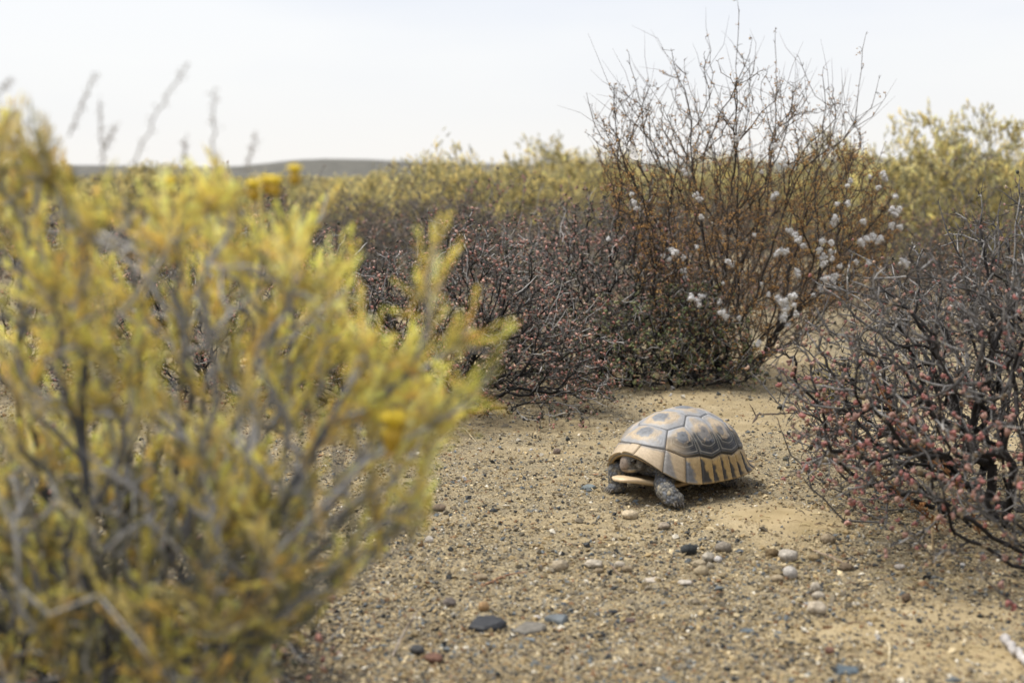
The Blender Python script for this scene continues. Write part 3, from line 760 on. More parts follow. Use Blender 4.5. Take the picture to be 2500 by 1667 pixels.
# ------------------------------------------------------------------ yellow needle-leaved shrub close to the camera
at_world = at
def near_shrub():
    r = np.random.default_rng(21); xc, yc = -0.315, 1.00
    def at(px, py, Y): return at_world(px, py, Y*NK)
    NK = 0.885
    org = np.array([xc, yc, float(gz(xc, yc))])
    root = empty('needle_leaf_shrub', org, 'large blurred shrub with yellow needle leaves and grey stems nearest the camera', 'shrub')
    sk = Skeleton()
    nst = 13
    for i in range(nst):
        a = 2*math.pi*i/nst; q = org+np.array([math.cos(a)*.055, math.sin(a)*.05, -.01])
        sk.root(q, np.array([math.cos(a)*.75, math.sin(a)*.6, .8]), i)
    tips = []
    # stems that can be followed in the photograph: pixel path and distance
    for (Y, pth) in [
        (1.00, [(560, 1560), (685, 1244), (804, 1035), (893, 991), (997, 917), (1042, 812), (1064, 723)]),
        (0.98, [(640, 1400), (893, 1125), (1042, 1043), (1146, 984), (1205, 902)]),
        (1.16, [(520, 1300), (655, 984), (752, 857), (804, 760), (826, 664)]),
        (1.06, [(560, 1620), (714, 1497), (818, 1423), (930, 1356)]),
        (1.02, [(190, 1400), (208, 1244), (200, 980), (208, 760), (190, 600)]),
        (1.12, [(300, 1350), (285, 1100), (250, 960), (235, 700)]),
        (0.95, [(330, 1560), (240, 1450), (120, 1500), (20, 1400)]),
        (1.10, [(400, 1500), (430, 1150), (470, 900), (440, 650), (420, 500)]),
        (1.22, [(480, 1500), (560, 1100), (620, 800), (640, 600), (640, 520)]),
        (1.18, [(280, 1500), (330, 1000), (330, 700), (300, 480)]),
        (1.05, [(600, 1450), (860, 1230), (960, 1180), (1020, 1090)]),
        (1.00, [(640, 1540), (820, 1380), (960, 1260), (1040, 1150)])]:
        pts = [at(px, py, Y+0.05*(k/len(pth)-.5)) for k, (px, py) in enumerate(pth)]
        e_ = sk.path(pts, 0.022, 0.08, r); tips.append(sk.p[e_])
    # forks of those stems carrying tufts on the right
    key = [(1012, 716, 1.0), (922, 820, 1.0), (1086, 690, 1.0), (1153, 797, .98), (1198, 857, .98), (1064, 597, 1.0), (797, 678, 1.16), (860, 620, 1.16), (1000, 1000, .99),
           (960, 1036, .99), (1130, 960, .98), (1110, 860, .98), (1015, 930, .99), (950, 900, 1.0), (885, 800, 1.05), (760, 560, 1.2), (800, 470, 1.22), (1060, 1060, .98), (1090, 1010, .98)]
    for (px, py, Y) in key:
        e_ = sk.to(at(px, py, Y), 0.022, 0.10, r); tips.append(sk.p[e_])
    poly = [(-900, 400), (-300, 360), (0, 340), (60, 325), (105, 345), (130, 450), (165, 420), (215, 500), (300, 505), (420, 520), (500, 495), (530, 425), (560, 500), (640, 560), (720, 560), (790, 600), (855, 690),
            (870, 760), (900, 880), (1040, 880), (1130, 960), (1120, 1060), (1040, 1170), (1035, 1270), (980, 1360), (880, 1440), (780, 1500), (650, 1600), (300, 1640), (-900, 1640)]
    T = []
    while len(T) < 1250:
        px = r.uniform(-850, 1140, 600); py = r.uniform(245, 1640, 600)
        ok = in_poly(px, py, poly) & (r.random(600) < np.interp(py, [240, 500, 900, 1150, 1500], [1, 1, .8, .72, .75])) & (r.random(600) < np.where(px < 0, .55, 1))
        for a, b in zip(px[ok], py[ok]):
            x = (a-1250)/FPX*.97; Y = float(depth_vol(np.array(x), xc, yc, .39, .17, r))/NK
            p = at(a, b, Y)
            if p[2] > org[2]+.05: T.append(p)
    n0 = len(T)
    while len(T) < n0+800:                      # old growth low in the bush
        a, b = r.uniform(-500, 760), r.uniform(1120, 1900); Y = (yc+r.uniform(-.18, .15))/NK; p = at(a, b, Y)
        if p[2] > org[2]+.03 and a < 760-(b-1120)*.15: T.append(p)
    T = np.array(T); T = T[np.argsort(np.linalg.norm(T-org, axis=1))]
    for t in T:
        e_ = sk.to(t, 0.026, 0.12, r, w=0.8, pl=0.30, lift=0.45); tips.append(t)
    # bare seed stalks standing above the crown
    stalks = []
    for (Y, pth) in [(1.08, [(172, 330), (200, 250), (237, 180)]), (1.05, [(320, 410), (380, 280), (430, 200), (459, 159)]), (1.10, [(524, 420), (518, 300), (522, 220)]),
                     (1.12, [(253, 420), (242, 320), (245, 249)]), (1.10, [(250, 370), (283, 310)]), (1.14, [(600, 420), (612, 370), (628, 329)]), (1.05, [(-40, 300), (0, 225), (30, 195)]), (1.15, [(455, 430), (450, 340)])]:
        stalks.append(np.array([at(px, py, Y) for px, py in pth]))
    wood(sk, root, M['bark'], 0.0010, 0.32, 0.0046, (.085, .087, .095), (.46, .45, .445), 5, r, young_cnt=22, origin=org)
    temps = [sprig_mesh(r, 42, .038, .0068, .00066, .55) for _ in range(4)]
    P = []; D = []; size = []; col = []
    ids = np.where(sk.cnt[:sk.n] == 1)[0]
    pal = np.array([(.92, .72, .20), (.90, .69, .18), (.92, .76, .32), (.78, .64, .17), (.88, .62, .18), (.60, .54, .15)])
    for i in ids:
        q_ = sk.p[i]; cl_ = float(fbm(q_[0]*15+q_[2]*5, q_[2]*13+q_[1]*9, 91, 3))
        if cl_ < .425 and r.random() < .85 and not (q_[0] < -.27 and q_[2] > .46): continue          # bare gaps between the leafy sprays
        # a shoot every few centimetres on the youngest wood, densest at its end
        kids_end = sk.l[i]
        P.append(sk.p[i]-sk.d[i]*0.012); D.append(sk.d[i]+r.normal(0, .12, 3)+[0, 0, .55]); size.append(r.uniform(.7, 1.15)); ck = pal[r.integers(6)]*np.clip(.72+1.0*(cl_-.35)/.3, .6, 1.15); col.append(ck)
        for _ in range(3 if r.random() < .6 else 2):
            P.append(sk.p[i]-sk.d[i]*r.uniform(.005, .04)); D.append(sk.d[i]+r.normal(0, .4, 3)+[0, 0, .35]); size.append(r.uniform(.45, .85)); col.append(ck)
    P = np.array(P); D = norm(np.array(D)); size = np.array(size); col = np.array(col)*(1+r.normal(0, .12, (len(P), 1)))
    dry = (r.random(len(P)) < np.where(P[:, 2] < org[2]+.26, .5, .05))[:, None]; col = np.where(dry, np.array([.25, .24, .15])*(1+r.normal(0, .15, (len(P), 1))), col)  # dry old shoots, commoner low down to paint in the shade at the base
    infr = np.abs(P[:, 0]/P[:, 1]) < .40
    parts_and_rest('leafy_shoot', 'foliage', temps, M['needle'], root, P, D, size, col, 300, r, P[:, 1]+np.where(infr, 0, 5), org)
    # seed heads on the stalks
    g = Geo(); pos = []
    for st in stalks:
        t = np.linspace(0, len(st)-1, 14); q = np.stack([np.interp(t, np.arange(len(st)), st[:, c]) for c in range(3)], -1)+r.normal(0, .0008, (14, 3))
        gs = Geo(); tubes(gs, [q-org], [np.linspace(.0007, .0003, 14)], [np.tile([.30, .28, .26], (14, 1))], 5); gs.build('seed_stalk', M['bark'], root); pos += list(q[2:])
    pos = np.array(pos); pos = np.repeat(pos, 3, 0)+r.normal(0, .0015, (len(pos)*3, 3))
    scatter(g, OCT_V, OCT_F, pos-org, frames(r.normal(size=pos.shape), r), np.full(len(pos), .0007)[:, None]*np.array([1, 1, 1.6]), np.tile([.30, .26, .22], (len(pos), 1)))
    g.build('seed_capsules', M['bark'], root, 'stuff')
    # yellow flower heads
    for (px, py, Y, s) in [(720, 428, 1.12, .0052), (672, 456, 1.12, .0052), (620, 466, 1.12, .0055), (652, 452, 1.13, .0046), (412, 458, 1.10, .0050), (960, 1050, .97, .0085), (955, 1075, .97, .006)]:
        p = at(px, py, Y); g = Geo()
        cup = ICO2[0]*[.8, .8, .9]; g.add(cup*s+[0, 0, -.5*s], ICO2[1], (.42, .27, .03))
        n = 46; ga = np.arange(n)*2.39996; tl = np.sqrt(np.arange(n)/n)*0.85
        d = np.stack([np.sin(tl)*np.cos(ga), np.sin(tl)*np.sin(ga), np.cos(tl)], -1)
        scatter(g, OCT_V*[.12, .12, .75]+[0, 0, .75], OCT_F, np.zeros((n, 3)), frames(d, r), np.full(n, s*1.15), np.tile([.82, .62, .06], (n, 1))*(1+r.normal(0, .08, (n, 1))))
        stem_i = sk.best(p, .5, .1); pts = np.array([sk.p[stem_i], (sk.p[stem_i]*.4+p*.6)+[0, 0, -.004], p-[0, 0, s*.8]])-p
        tubes(g, [pts], [np.array([.0011, .001, .001])], [np.tile([.34, .33, .12], (3, 1))], 5)
        o = g.build('flower_head', M['leaf'], root); o.location = p-org
    return root
near_shrub()

# ------------------------------------------------------------------ dark thicket of bead-leaved shrubs
BEAD_PAL = np.array([(.44, .20, .16), (.50, .29, .23), (.34, .16, .13), (.50, .36, .29), (.42, .24, .17), (.07, .065, .04), (.05, .055, .035), (.10, .085, .055), (.09, .10, .06), (.04, .035, .03), (.06, .05, .04)])
def dome_targets(n, rx, ry, h, rng, shell=0.55, zmin=.014):
    out_ = []
    while len(out_) < n:
        p = rng.uniform(-1, 1, (n, 3)); p[:, 2] = np.abs(p[:, 2]); q = np.linalg.norm(p, axis=1)
        ok = (q < 1) & (rng.random(n) < np.where(q > shell, 1, .35))
        lump = 1+0.16*np.sin(p[:, 0]*5+p[:, 1]*4)+rng.normal(0, .05, n)
        P = p*[rx, ry, h]*lump[:, None]
        out_ += list(P[ok & (P[:, 2] > zmin)])
    return np.array(out_[:n])
def bead_shrub_arrays(seed, rx, ry, h, n, leaf_pal, leaf_per=4.6, r_tip=.0009, leaf_s=.0030, step=.022, tip_col=(.44, .42, .40), old=(.026, .024, .024), nst=10, maxcnt=3, spur=(.010, .028), spread=.06, prob=.42, jit=.13):
    r = np.random.default_rng(seed); sk = Skeleton()
    for i in range(nst):
        a = 2*math.pi*i/nst+r.uniform(-.3, .3); q = np.array([math.cos(a)*spread, math.sin(a)*spread, -.01])
        sk.root(q, [math.cos(a), math.sin(a), .7], i)
    T = dome_targets(n, rx, ry, h, r); T = T[np.argsort(np.linalg.norm(T, axis=1))]
    for t in T: sk.to(t, step, jit, r, w=.6, pl=.42, lift=.3)
    sk.counts()
    ex, tips, dirs, mids = spurs(sk, r, prob, spur, r_tip*.85, np.array(tip_col)*.22, np.array(tip_col)*.95, maxcnt, kids=2)
    m = int(len(tips)*leaf_per*.5)
    i = r.integers(0, len(tips), m); lp = tips[i]*(1-(u := r.random((m, 1))**2*.9))+mids[i]*u+r.normal(0, .0022, (m, 3)); ld = dirs[i]+r.normal(0, .8, (m, 3))
    lc = leaf_pal[r.integers(0, len(leaf_pal), m)]*(1+r.normal(0, .2, (m, 1))); ls = leaf_s*r.uniform(.6, 1.3, m)
    return sk, ex, lp, norm(ld), lc, ls, r
def bead_shrub(name, x, y, seed, rx, ry, h, n, label, pal=BEAD_PAL, cat='shrub', group=None, rz=0, old=(.014, .013, .013), tip=(.44, .42, .40), **kw):
    sk, ex, lp, ld, lc, ls, r = bead_shrub_arrays(seed, rx, ry, h, n, pal, tip_col=tip, old=old, **kw)
    root = empty(name, (x, y, float(gz(x, y))), label, cat, group, rz)
    wood(sk, root, M['bark'], kw.get('r_tip', .0009), .36, .006, old, np.array(tip)*.75, 3, r, extra=ex, young_cnt=3.2, colvar=.55)
    g = Geo(); m = len(lp); sc = ls[:, None]*np.array([1, 1, 1.5])
    scatter(g, BIP_V, BIP_F, lp, frames(ld, r), sc, lc)
    g.build('leaves', M['succulent'], root, 'stuff')
    return root
GREENISH = np.array([(.16, .19, .08), (.24, .24, .11), (.36, .20, .12), (.20, .24, .10), (.30, .27, .12), (.10, .12, .06)])
bead_shrub('thicket_shrub', -.17, 2.86, 101, .42, .32, .35, 2500, 'dense dark thorny shrub with small red-brown leaves, midway behind the bare gravel')
bead_shrub('thicket_shrub', .17, 3.36, 102, .38, .36, .41, 2300, 'dark thorny shrub with red-brown leaves just left of the tall twiggy bush')
bead_shrub('thicket_shrub', .34, 3.22, 103, .25, .17, .22, 1200, 'low dark shrub with greenish fleshy leaves at the foot of the tall twiggy bush', pal=GREENISH, leaf_per=6)
bead_shrub('thicket_shrub', -.62, 3.08, 104, .44, .34, .37, 1700, 'dark thorny shrub half hidden behind the yellow shrub, left of the thicket')
bead_shrub('darkening_undergrowth', -.46, 1.34, 109, .32, .22, .24, 1700, 'low dark tangled undergrowth added to darken the base of the yellow shrub at the lower left', old=(.05, .05, .052), tip=(.26, .25, .24), leaf_per=2)  # added shrub, a dark mass that deepens the shade under the yellow shrub
bead_shrub('thicket_shrub', -1.15, 3.3, 108, .45, .36, .38, 900, 'dark thorny shrub glimpsed through the yellow shrub at the left edge')
bead_shrub('thicket_shrub', -.08, 4.25, 105, .60, .40, .46, 1300, 'grey-brown thorny shrub rising behind the middle of the dark thicket', old=(.07, .065, .06), tip=(.30, .28, .26), leaf_s=.003, leaf_per=4)
bead_shrub('thicket_shrub', .52, 4.6, 106, .50, .40, .47, 1000, 'grey-brown thorny shrub seen behind the tall twiggy bush', old=(.07, .065, .06), tip=(.30, .28, .26), leaf_s=.003, leaf_per=4)
bead_shrub('thicket_shrub', -.95, 4.4, 107, .55, .42, .44, 1000, 'grey-brown thorny shrub far left behind the yellow shrub', old=(.07, .065, .06), tip=(.30, .28, .26), leaf_s=.003, leaf_per=4)
# ------------------------------------------------------------------ tall twiggy bush with seed wool
def twiggy_shrub():
    r = np.random.default_rng(33); base = at(1770, 925, 3.32); xc, yc = base[0], 3.36
    org = np.array([xc, yc, float(gz(xc, yc))])
    root = empty('twiggy_shrub', org, 'tall brown twiggy bush with tufts of white seed wool behind the tortoise', 'shrub')
    sk = Skeleton(90000); nst = 34
    for i in range(nst):
        a = 2*math.pi*i/nst; sk.root(org+[math.cos(a)*.07, math.sin(a)*.06, -.01], [math.cos(a)*.7, math.sin(a)*.6, 1.0], i)
    keyp = [(3.30, [(1745, 760), (1715, 560), (1690, 400), (1686, 280), (1655, 190), (1640, 124), (1618, 122)]),
            (3.28, [(1830, 760), (1900, 560), (1962, 412), (2060, 340), (2088, 295), (2094, 240), (2103, 170), (2114, 84)]),
            (3.28, [(2085, 305), (2128, 262), (2146, 192)]), (3.28, [(2086, 312), (2130, 285), (2162, 238)]), (3.28, [(2090, 300), (2068, 262)]),
            (3.36, [(1790, 700), (1800, 480), (1797, 300), (1796, 160), (1803, 70), (1800, 0)]),
            (3.40, [(1850, 640), (1880, 420), (1893, 250), (1895, 150), (1893, 68)]),
            (3.34, [(1680, 700), (1580, 500), (1510, 390), (1450, 300), (1432, 228)]), (3.34, [(1530, 420), (1505, 330), (1497, 215)]),
            (3.42, [(1700, 640), (1620, 420), (1560, 290), (1520, 225)]), (3.38, [(1700, 520), (1610, 340), (1560, 240), (1535, 128)]),
            (3.46, [(1900, 640), (1990, 430), (2040, 290), (1990, 235), (1950, 140)]), (3.40, [(2010, 330), (2010, 165)]),
            (3.50, [(1830, 500), (1760, 250), (1720, 165), (1735, 120), (1722, 92)]), (3.40, [(1800, 200), (1830, 130), (1836, 95)]), (3.36, [(1798, 210), (1840, 150)]),
            (3.30, [(1660, 760), (1570, 600), (1540, 470), (1545, 420), (1440, 330)]), (3.40, [(1950, 700), (2060, 560), (2110, 480), (2160, 350)]),
            (3.30, [(1900, 800), (2030, 690), (2120, 560), (2190, 470)]), (3.26, [(1850, 880), (1930, 835), (2020, 812), (2080, 800)]), (3.26, [(1840, 890), (1900, 860), (1990, 856)])]
    for (Y, pth) in keyp: sk.path([at(px, py, Y) for px, py in pth], .03, .07, r)
    poly = [(1680, 900), (1600, 800), (1545, 660), (1500, 520), (1450, 380), (1440, 260), (1500, 210), (1560, 200), (1620, 150), (1700, 130), (1790, 110), (1880, 170), (1960, 200), (2040, 210), (2090, 260),
            (2110, 360), (2150, 430), (2200, 520), (2180, 620), (2110, 700), (2000, 800), (1880, 880), (1800, 925)]
    T = []
    while len(T) < 2500:
        px = r.uniform(1430, 2210, 500); py = r.uniform(105, 920, 500)
        ok = in_poly(px, py, poly) & (r.random(500) < np.interp(py, [100, 250, 380, 520, 900], [.10, .28, .62, 1, .9]))
        for a, b in zip(px[ok], py[ok]):
            x = (a-1250)/FPX*3.36; T.append(at(a, b, float(depth_vol(np.array(x), xc, yc, .40, .30, r))))
    T = np.array(T); T = T[np.argsort(np.linalg.norm(T-org, axis=1))]
    for t in T: sk.to(t, .03, .09, r, w=1.1, pl=.40, lift=.5)
    sk.counts()
    ex, tips, dirs, mids = spurs(sk, r, .85, (.006, .016), .0007, (.10, .075, .055), (.14, .10, .07), 14, kids=2, up=.5)
    # thin long whips
    ex2, t2, d2, m2 = spurs(sk, r, .16, (.06, .16), .00055, (.12, .09, .07), (.16, .12, .09), 3, zig=.25, up=.9)
    for k, v in ex2.items(): ex.setdefault(k, []).extend(v)
    wood(sk, root, M['bark'], .00082, .36, .0058, (.045, .038, .034), (.12, .095, .075), 3, r, extra=ex, young_cnt=14, origin=org)
    hz = tips[:, 2]-org[2]
    keep = r.random(len(tips)) < np.interp(hz, [.05, .25, .45, .60, .8], [.5, 1, .9, .5, .35]); tp = tips[keep]; dp = dirs[keep]
    m = int(len(tp)*3.2); i = r.integers(0, len(tp), m)
    pal = np.array([(.48, .25, .07), (.40, .21, .07), (.55, .32, .10), (.28, .17, .08), (.44, .27, .12)])
    g = Geo(); scatter(g, TET_V*[.75, .5, 1.3], TET_F, tp[i]+r.normal(0, .0022, (m, 3))-org, frames(dp[i]+r.normal(0, .7, (m, 3)), r), r.uniform(.0015, .0032, m), pal[r.integers(0, 5, m)]*(1+r.normal(0, .2, (m, 1))))
    g.build('leaves', M['leaf'], root, 'stuff')
    fl = [(1648, 615, 14), (1640, 608, 11), (1620, 626, 9), (1635, 634, 9), (1670, 630, 10), (1671, 662, 12), (1673, 676, 9), (1689, 726, 13), (1704, 735, 12), (1712, 722, 12), (1708, 744, 9), (1784, 643, 12), (1776, 637, 9), (1700, 603, 8), (1765, 766, 15), (1773, 773, 11), (1759, 737, 10),
          (1912, 735, 16), (1901, 730, 13), (1935, 722, 14), (1920, 752, 18), (1915, 775, 16), (1924, 792, 12), (1938, 745, 10), (1943, 768, 13), (1947, 661, 12), (1950, 672, 9), (1928, 565, 13), (1940, 575, 12), (1950, 585, 12), (1962, 600, 12), (1905, 615, 14), (1918, 612, 12), (1895, 622, 9),
          (2006, 588, 14), (2001, 612, 12), (2008, 628, 15), (2012, 645, 14), (2033, 615, 13), (2031, 592, 12), (2033, 632, 10), (2016, 684, 17), (2008, 703, 14), (2035, 676, 16), (2030, 690, 12), (2104, 592, 14), (2116, 585, 14), (2130, 580, 14), (2150, 580, 12), (2142, 590, 10), (2039, 532, 15), (2036, 545, 11), (2106, 540, 12), (2178, 552, 12), (2199, 556, 12),
          (2177, 512, 12), (2196, 512, 13), (2184, 524, 11), (1851, 835, 10), (1848, 842, 8), (1803, 777, 9), (1878, 720, 9), (1765, 691, 7), (1859, 693, 6), (2157, 422, 11), (2159, 435, 12), (2125, 432, 8), (2144, 457, 9), (2077, 442, 10), (2069, 455, 9), (2184, 480, 11), (2071, 497, 10), (2043, 497, 9),
          (1698, 476, 11), (1703, 484, 8), (1710, 488, 9), (1888, 478, 12), (1896, 474, 9), (1541, 475, 9), (1547, 495, 11), (1552, 508, 8), (1712, 530, 9), (1668, 417, 9), (1674, 425, 7), (1916, 406, 9), (1893, 358, 11), (1857, 379, 8), (1800, 339, 10), (1484, 584, 9), (1860, 420, 7), (2120, 640, 12), (2090, 640, 9), (2205, 640, 15), (2215, 645, 11), (1985, 720, 10), (2050, 650, 10), (1840, 573, 8)]
    temps = [fluff_mesh(r) for _ in range(4)]; ms = []
    for (V, F, C) in temps:
        me = mesh_from('seed_wool', V, F, C*[.88, .86, .84]); me.materials.append(M['fluff']); ms.append(me)
    for k, (px, py, s) in enumerate(fl):
        p0 = at(px, py, 3.3); near = np.argmin(np.abs(np.arctan2(sk.p[:sk.n, 0]-p0[0], 3.3))*0+np.linalg.norm((sk.p[:sk.n]-[0, 0, CAMH])/sk.p[:sk.n, 1:2]-(p0-[0, 0, CAMH])/p0[1], axis=1)*3+np.maximum(sk.p[:sk.n, 1]-3.2, 0)*.25)
        Y = sk.p[near, 1]-.014; p = at(px, py, Y)
        o = obj('seed_wool', ms[k % 4], M['fluff'], root); place(o, p-org, frames(r.normal(size=(1, 3)), r)[0], s*1.05*Y/FPX)
    return root, sk
tw, tw_sk = twiggy_shrub()
# white papery scrap caught in the twigs
def scrap():
    r = np.random.default_rng(4); c = at(1546, 374, 3.02)
    out_ = np.array([(-.6, .95), (-.2, 1.0), (.1, .92), (.25, .7), (.4, .3), (.62, -.1), (.72, -.5), (.55, -.85), (.2, -1.02), (-.1, -.92), (-.4, -.7), (-.48, -.3), (-.30, .1), (-.34, .45), (-.75, .7), (-.95, .9)])
    n = len(out_); s = .0175; rings = [1, .8, .55, .28]; V = []; C = []
    for side in (1, -1):
        for k in rings:
            for (x, z) in out_*k+np.array([0.1, -.1])*(1-k):
                V.append((x*s, (0.35*x*x-.25*z*z*.4+.05*math.sin(6*x+4*z))*s+side*.0004, z*s)); C.append((.86, .83, .78))
    m = n*len(rings); F = []
    for b in (0, m):
        for i in range(len(rings)-1):
            for k in range(n):
                a = b+i*n+k; d = b+i*n+(k+1) % n; F += [(a, d, d+n), (a, d+n, a+n)]
        V.append(np.mean(V[b+m-n:b+m], 0)); C.append((.86, .83, .78)); F += [(b+m-n+k, b+m-n+(k+1) % n, 2*m+(0 if b == 0 else 1)) for k in range(n)]
    for k in range(n): F += [(k, m+k, m+(k+1) % n), (k, m+(k+1) % n, (k+1) % n)]
    root = obj('paper_scrap', mesh_from('paper_scrap', np.array(V), np.array(F), np.array(C)), M['fluff']); root.location = c; root.rotation_euler = (-.55, .15, .2)
    tag(root, 'small white papery scrap with dark specks caught on the left twigs of the tall bush', 'scrap')
    for (x, z) in [(0, .55), (.0, .12), (-.18, -.12), (.42, .28), (.2, -.5), (-.45, .72)]:
        o = obj('speck', mesh_from('speck', ICO1[0]*[.0016, .0007, .0012], ICO1[1], np.tile([.03, .03, .03], (len(ICO1[0]), 1))), M['bark'], root); o.location = (x*s, (0.35*x*x-.1*z*z+.05*math.sin(6*x+4*z))*s-.0007, z*s)
scrap()

# ------------------------------------------------------------------ thorny shrub with plump red leaves at the right
def red_shrub():
    r = np.random.default_rng(55); xc, yc = .76, 1.90; org = np.array([xc, yc, float(gz(xc, yc))])
    root = empty('red_leaf_shrub', org, 'thorny dark shrub with plump red leaves and pale twig tips at the right', 'shrub')
    sk = Skeleton(90000); nst = 13
    for i in range(nst):
        a = 2*math.pi*i/nst; sk.root(org+[math.cos(a)*.09, math.sin(a)*.08, -.01], [math.cos(a), math.sin(a)*.9, .55], i)
    for (Y0, Y1, pth) in [(2.0, 1.95, [(2350, 1280), (2240, 1180), (2130, 1090), (2010, 1050), (1900, 985), (1830, 905)]),
                      (1.98, 1.9, [(2380, 1290), (2250, 1250), (2130, 1240), (2030, 1190), (1930, 1110), (1905, 1045)]),
                      (1.92, 1.82, [(2400, 1320), (2260, 1290), (2160, 1275), (2060, 1270), (2010, 1215), (1960, 1165)]),
                      (2.05, 2.1, [(2380, 1200), (2230, 1040), (2110, 960), (2010, 900), (1945, 835)]), (2.05, 2.1, [(2050, 1010), (1960, 960), (1915, 900)]),
                      (2.05, 2.15, [(2400, 1150), (2280, 900), (2180, 800), (2100, 730), (2010, 690)]), (2.1, 2.2, [(2420, 1100), (2330, 850), (2230, 720), (2130, 640), (2070, 610)]),
                      (2.05, 2.1, [(2440, 1100), (2400, 850), (2360, 680), (2310, 560), (2290, 490)]), (2.05, 2.1, [(2450, 1000), (2420, 760), (2400, 600), (2395, 480)]),
                      (2.0, 2.05, [(2460, 1000), (2470, 700), (2490, 480)]), (2.1, 2.1, [(2420, 800), (2440, 600), (2440, 500)]),
                      (1.86, 1.72, [(2450, 1330), (2350, 1330), (2250, 1380), (2120, 1385), (2060, 1365)]), (1.50, 1.42, [(2640, 1470), (2540, 1500), (2440, 1445), (2385, 1390)]), (1.66, 1.58, [(2560, 1400), (2470, 1380), (2400, 1330), (2330, 1300)]), (1.72, 1.62, [(2500, 1350), (2400, 1290), (2300, 1230), (2240, 1200)]),
                      (1.95, 1.9, [(2350, 1260), (2230, 1220), (2120, 1180), (2040, 1120), (1990, 1085)]), (1.9, 1.78, [(2420, 1330), (2330, 1240), (2230, 1200), (2150, 1215)])]:
        sk.path([at(px, py, Y0+(Y1-Y0)*k/len(pth)) for k, (px, py) in enumerate(pth)], .022, .12, r)
    T = dome_targets(4000, .46, .42, .43, r, shell=.5, zmin=.03)+org
    rel = T-[0, 0, CAMH]; dz = rel@FW; pxs = 1250+rel[:, 0]/dz*FPX; pys = 833.5-(rel@UP)/dz*FPX
    edge_ = np.interp(pys, [450, 520, 620, 700, 830, 900, 980, 1060, 1200, 1300, 1400], [2240, 2150, 2040, 1950, 1860, 1845, 1870, 1900, 1950, 2040, 2200])
    T = T[(pxs < 3150) & (pxs > edge_+r.uniform(0, 60, len(T)))]
    # keep the low front open, as in the photograph
    low = (T[:, 2]-org[2] < .10) & (r.random(len(T)) < .12); T = T[~low]
    T = T[np.argsort(np.linalg.norm(T-org, axis=1))]
    for t in T: sk.to(t, .018, .10, r, w=.7, pl=.26, lift=.3)
    sk.counts()
    ex, tips, dirs, mids = spurs(sk, r, .85, (.008, .030), .0008, (.06, .055, .053), (.30, .285, .27), 3, zig=.8, kids=2, up=.2)
    ex3, t3, d3, m3 = spurs(sk, r, .25, (.006, .014), .0007, (.09, .085, .08), (.2, .19, .18), 40, zig=.6)
    for k, v in ex3.items(): ex.setdefault(k, []).extend(v)
    wood(sk, root, M['bark'], .00108, .36, .0070, (.026, .023, .022), (.25, .24, .23), 4, r, extra=ex, young_cnt=5, origin=org, colvar=.35)
    temps = [bead_mesh(r, n) for n in (2, 3, 3, 4)]
    cl = fbm(tips[:, 0]*16+tips[:, 2]*9, tips[:, 1]*16-tips[:, 2]*11, 12, 3); pr = np.clip((cl-.40)*6, .04, 1); n = min(len(tips), 4300); i = r.choice(len(tips), n, replace=False, p=pr/pr.sum())
    P = tips[i]-dirs[i]*r.uniform(0, .008, (n, 1)); D = dirs[i]+r.normal(0, .4, (n, 3)); size = r.uniform(.0015, .0044, n)*np.where(P[:, 2] < org[2]+.22, 1.55, 1)
    pal = np.array([(.37, .145, .125), (.44, .25, .20), (.27, .105, .09), (.36, .23, .15), (.20, .15, .09), (.46, .34, .24), (.07, .065, .045), (.05, .05, .035)])
    col = pal[np.where(r.random(n) < np.clip((P[:, 2]-org[2]-.12)/.3, 0, .5), r.integers(3, 8, n), np.where(r.random(n) < .15, r.integers(6, 8, n), r.integers(0, 4, n)))]*(1+r.normal(0, .15, (n, 1)))
    infr = (np.abs(P[:, 0]/P[:, 1]) < .36)
    parts_and_rest('leaf_bunch', 'foliage', temps, M['succulent'], root, P, D, size, col, 300, r, P[:, 1]-size*60+np.where(infr, 0, 5), org)
    return root
red_shrub()

# ------------------------------------------------------------------ rusty stems, grass and dry stalk at the right
def leafy_stem(name, pths, label, cat, pal, leaf_s, dens, r0, seed, wcol):
    r = np.random.default_rng(seed); sk = Skeleton(4000)
    b = on_ground(*pths[0][0]) if len(pths[0][0]) == 2 else at(*pths[0][0]); sk.root(b-[0, 0, .008], (0, 0, 1), 0)
    for pth in pths:
        sk.path([at(*q) for q in pth[1:]], .012, .12, r, j=0 if pth is pths[0] else None)
    sk.counts(); root = empty(name, b, label, cat)
    ex, tips, dirs, mids = spurs(sk, r, .95, (.005, .012), r0*.6, wcol, wcol, 99, kids=3, up=.4)
    wood(sk, root, M['bark'], r0, .3, .004, wcol, wcol, 5, r, extra=ex, origin=b)
    m = len(tips)*dens; i = r.integers(0, len(tips), m); g = Geo(); pal = np.array(pal)
    scatter(g, OCT_V*[.5, .35, 1.2], OCT_F, tips[i]+r.normal(0, .002, (m, 3))-b, frames(dirs[i]+r.normal(0, .6, (m, 3)), r), r.uniform(.6, 1.2, m)*leaf_s, pal[r.integers(0, len(pal), m)])
    g.build('leaves', M['leaf'], root, 'stuff')
RUST = [(.36, .16, .05), (.30, .14, .06), (.42, .21, .08)]
leafy_stem('rust_stem', [[(2300, 1290), (2240, 1240, 1.80), (2130, 1140, 1.82), (2060, 1040, 1.84), (2000, 965, 1.85)]], 'rust-orange leafy stem arching left through the low front of the red-leaved shrub', 'stem', RUST, .0026, 3, .0012, 61, (.24, .12, .05))
leafy_stem('rust_stem', [[(2400, 1300), (2330, 1180, 1.78), (2240, 1090, 1.80), (2180, 1010, 1.80), (2130, 900, 1.80)]], 'rust-orange leafy stem climbing into the middle of the red-leaved shrub', 'stem', RUST, .0026, 3, .0012, 62, (.24, .12, .05))
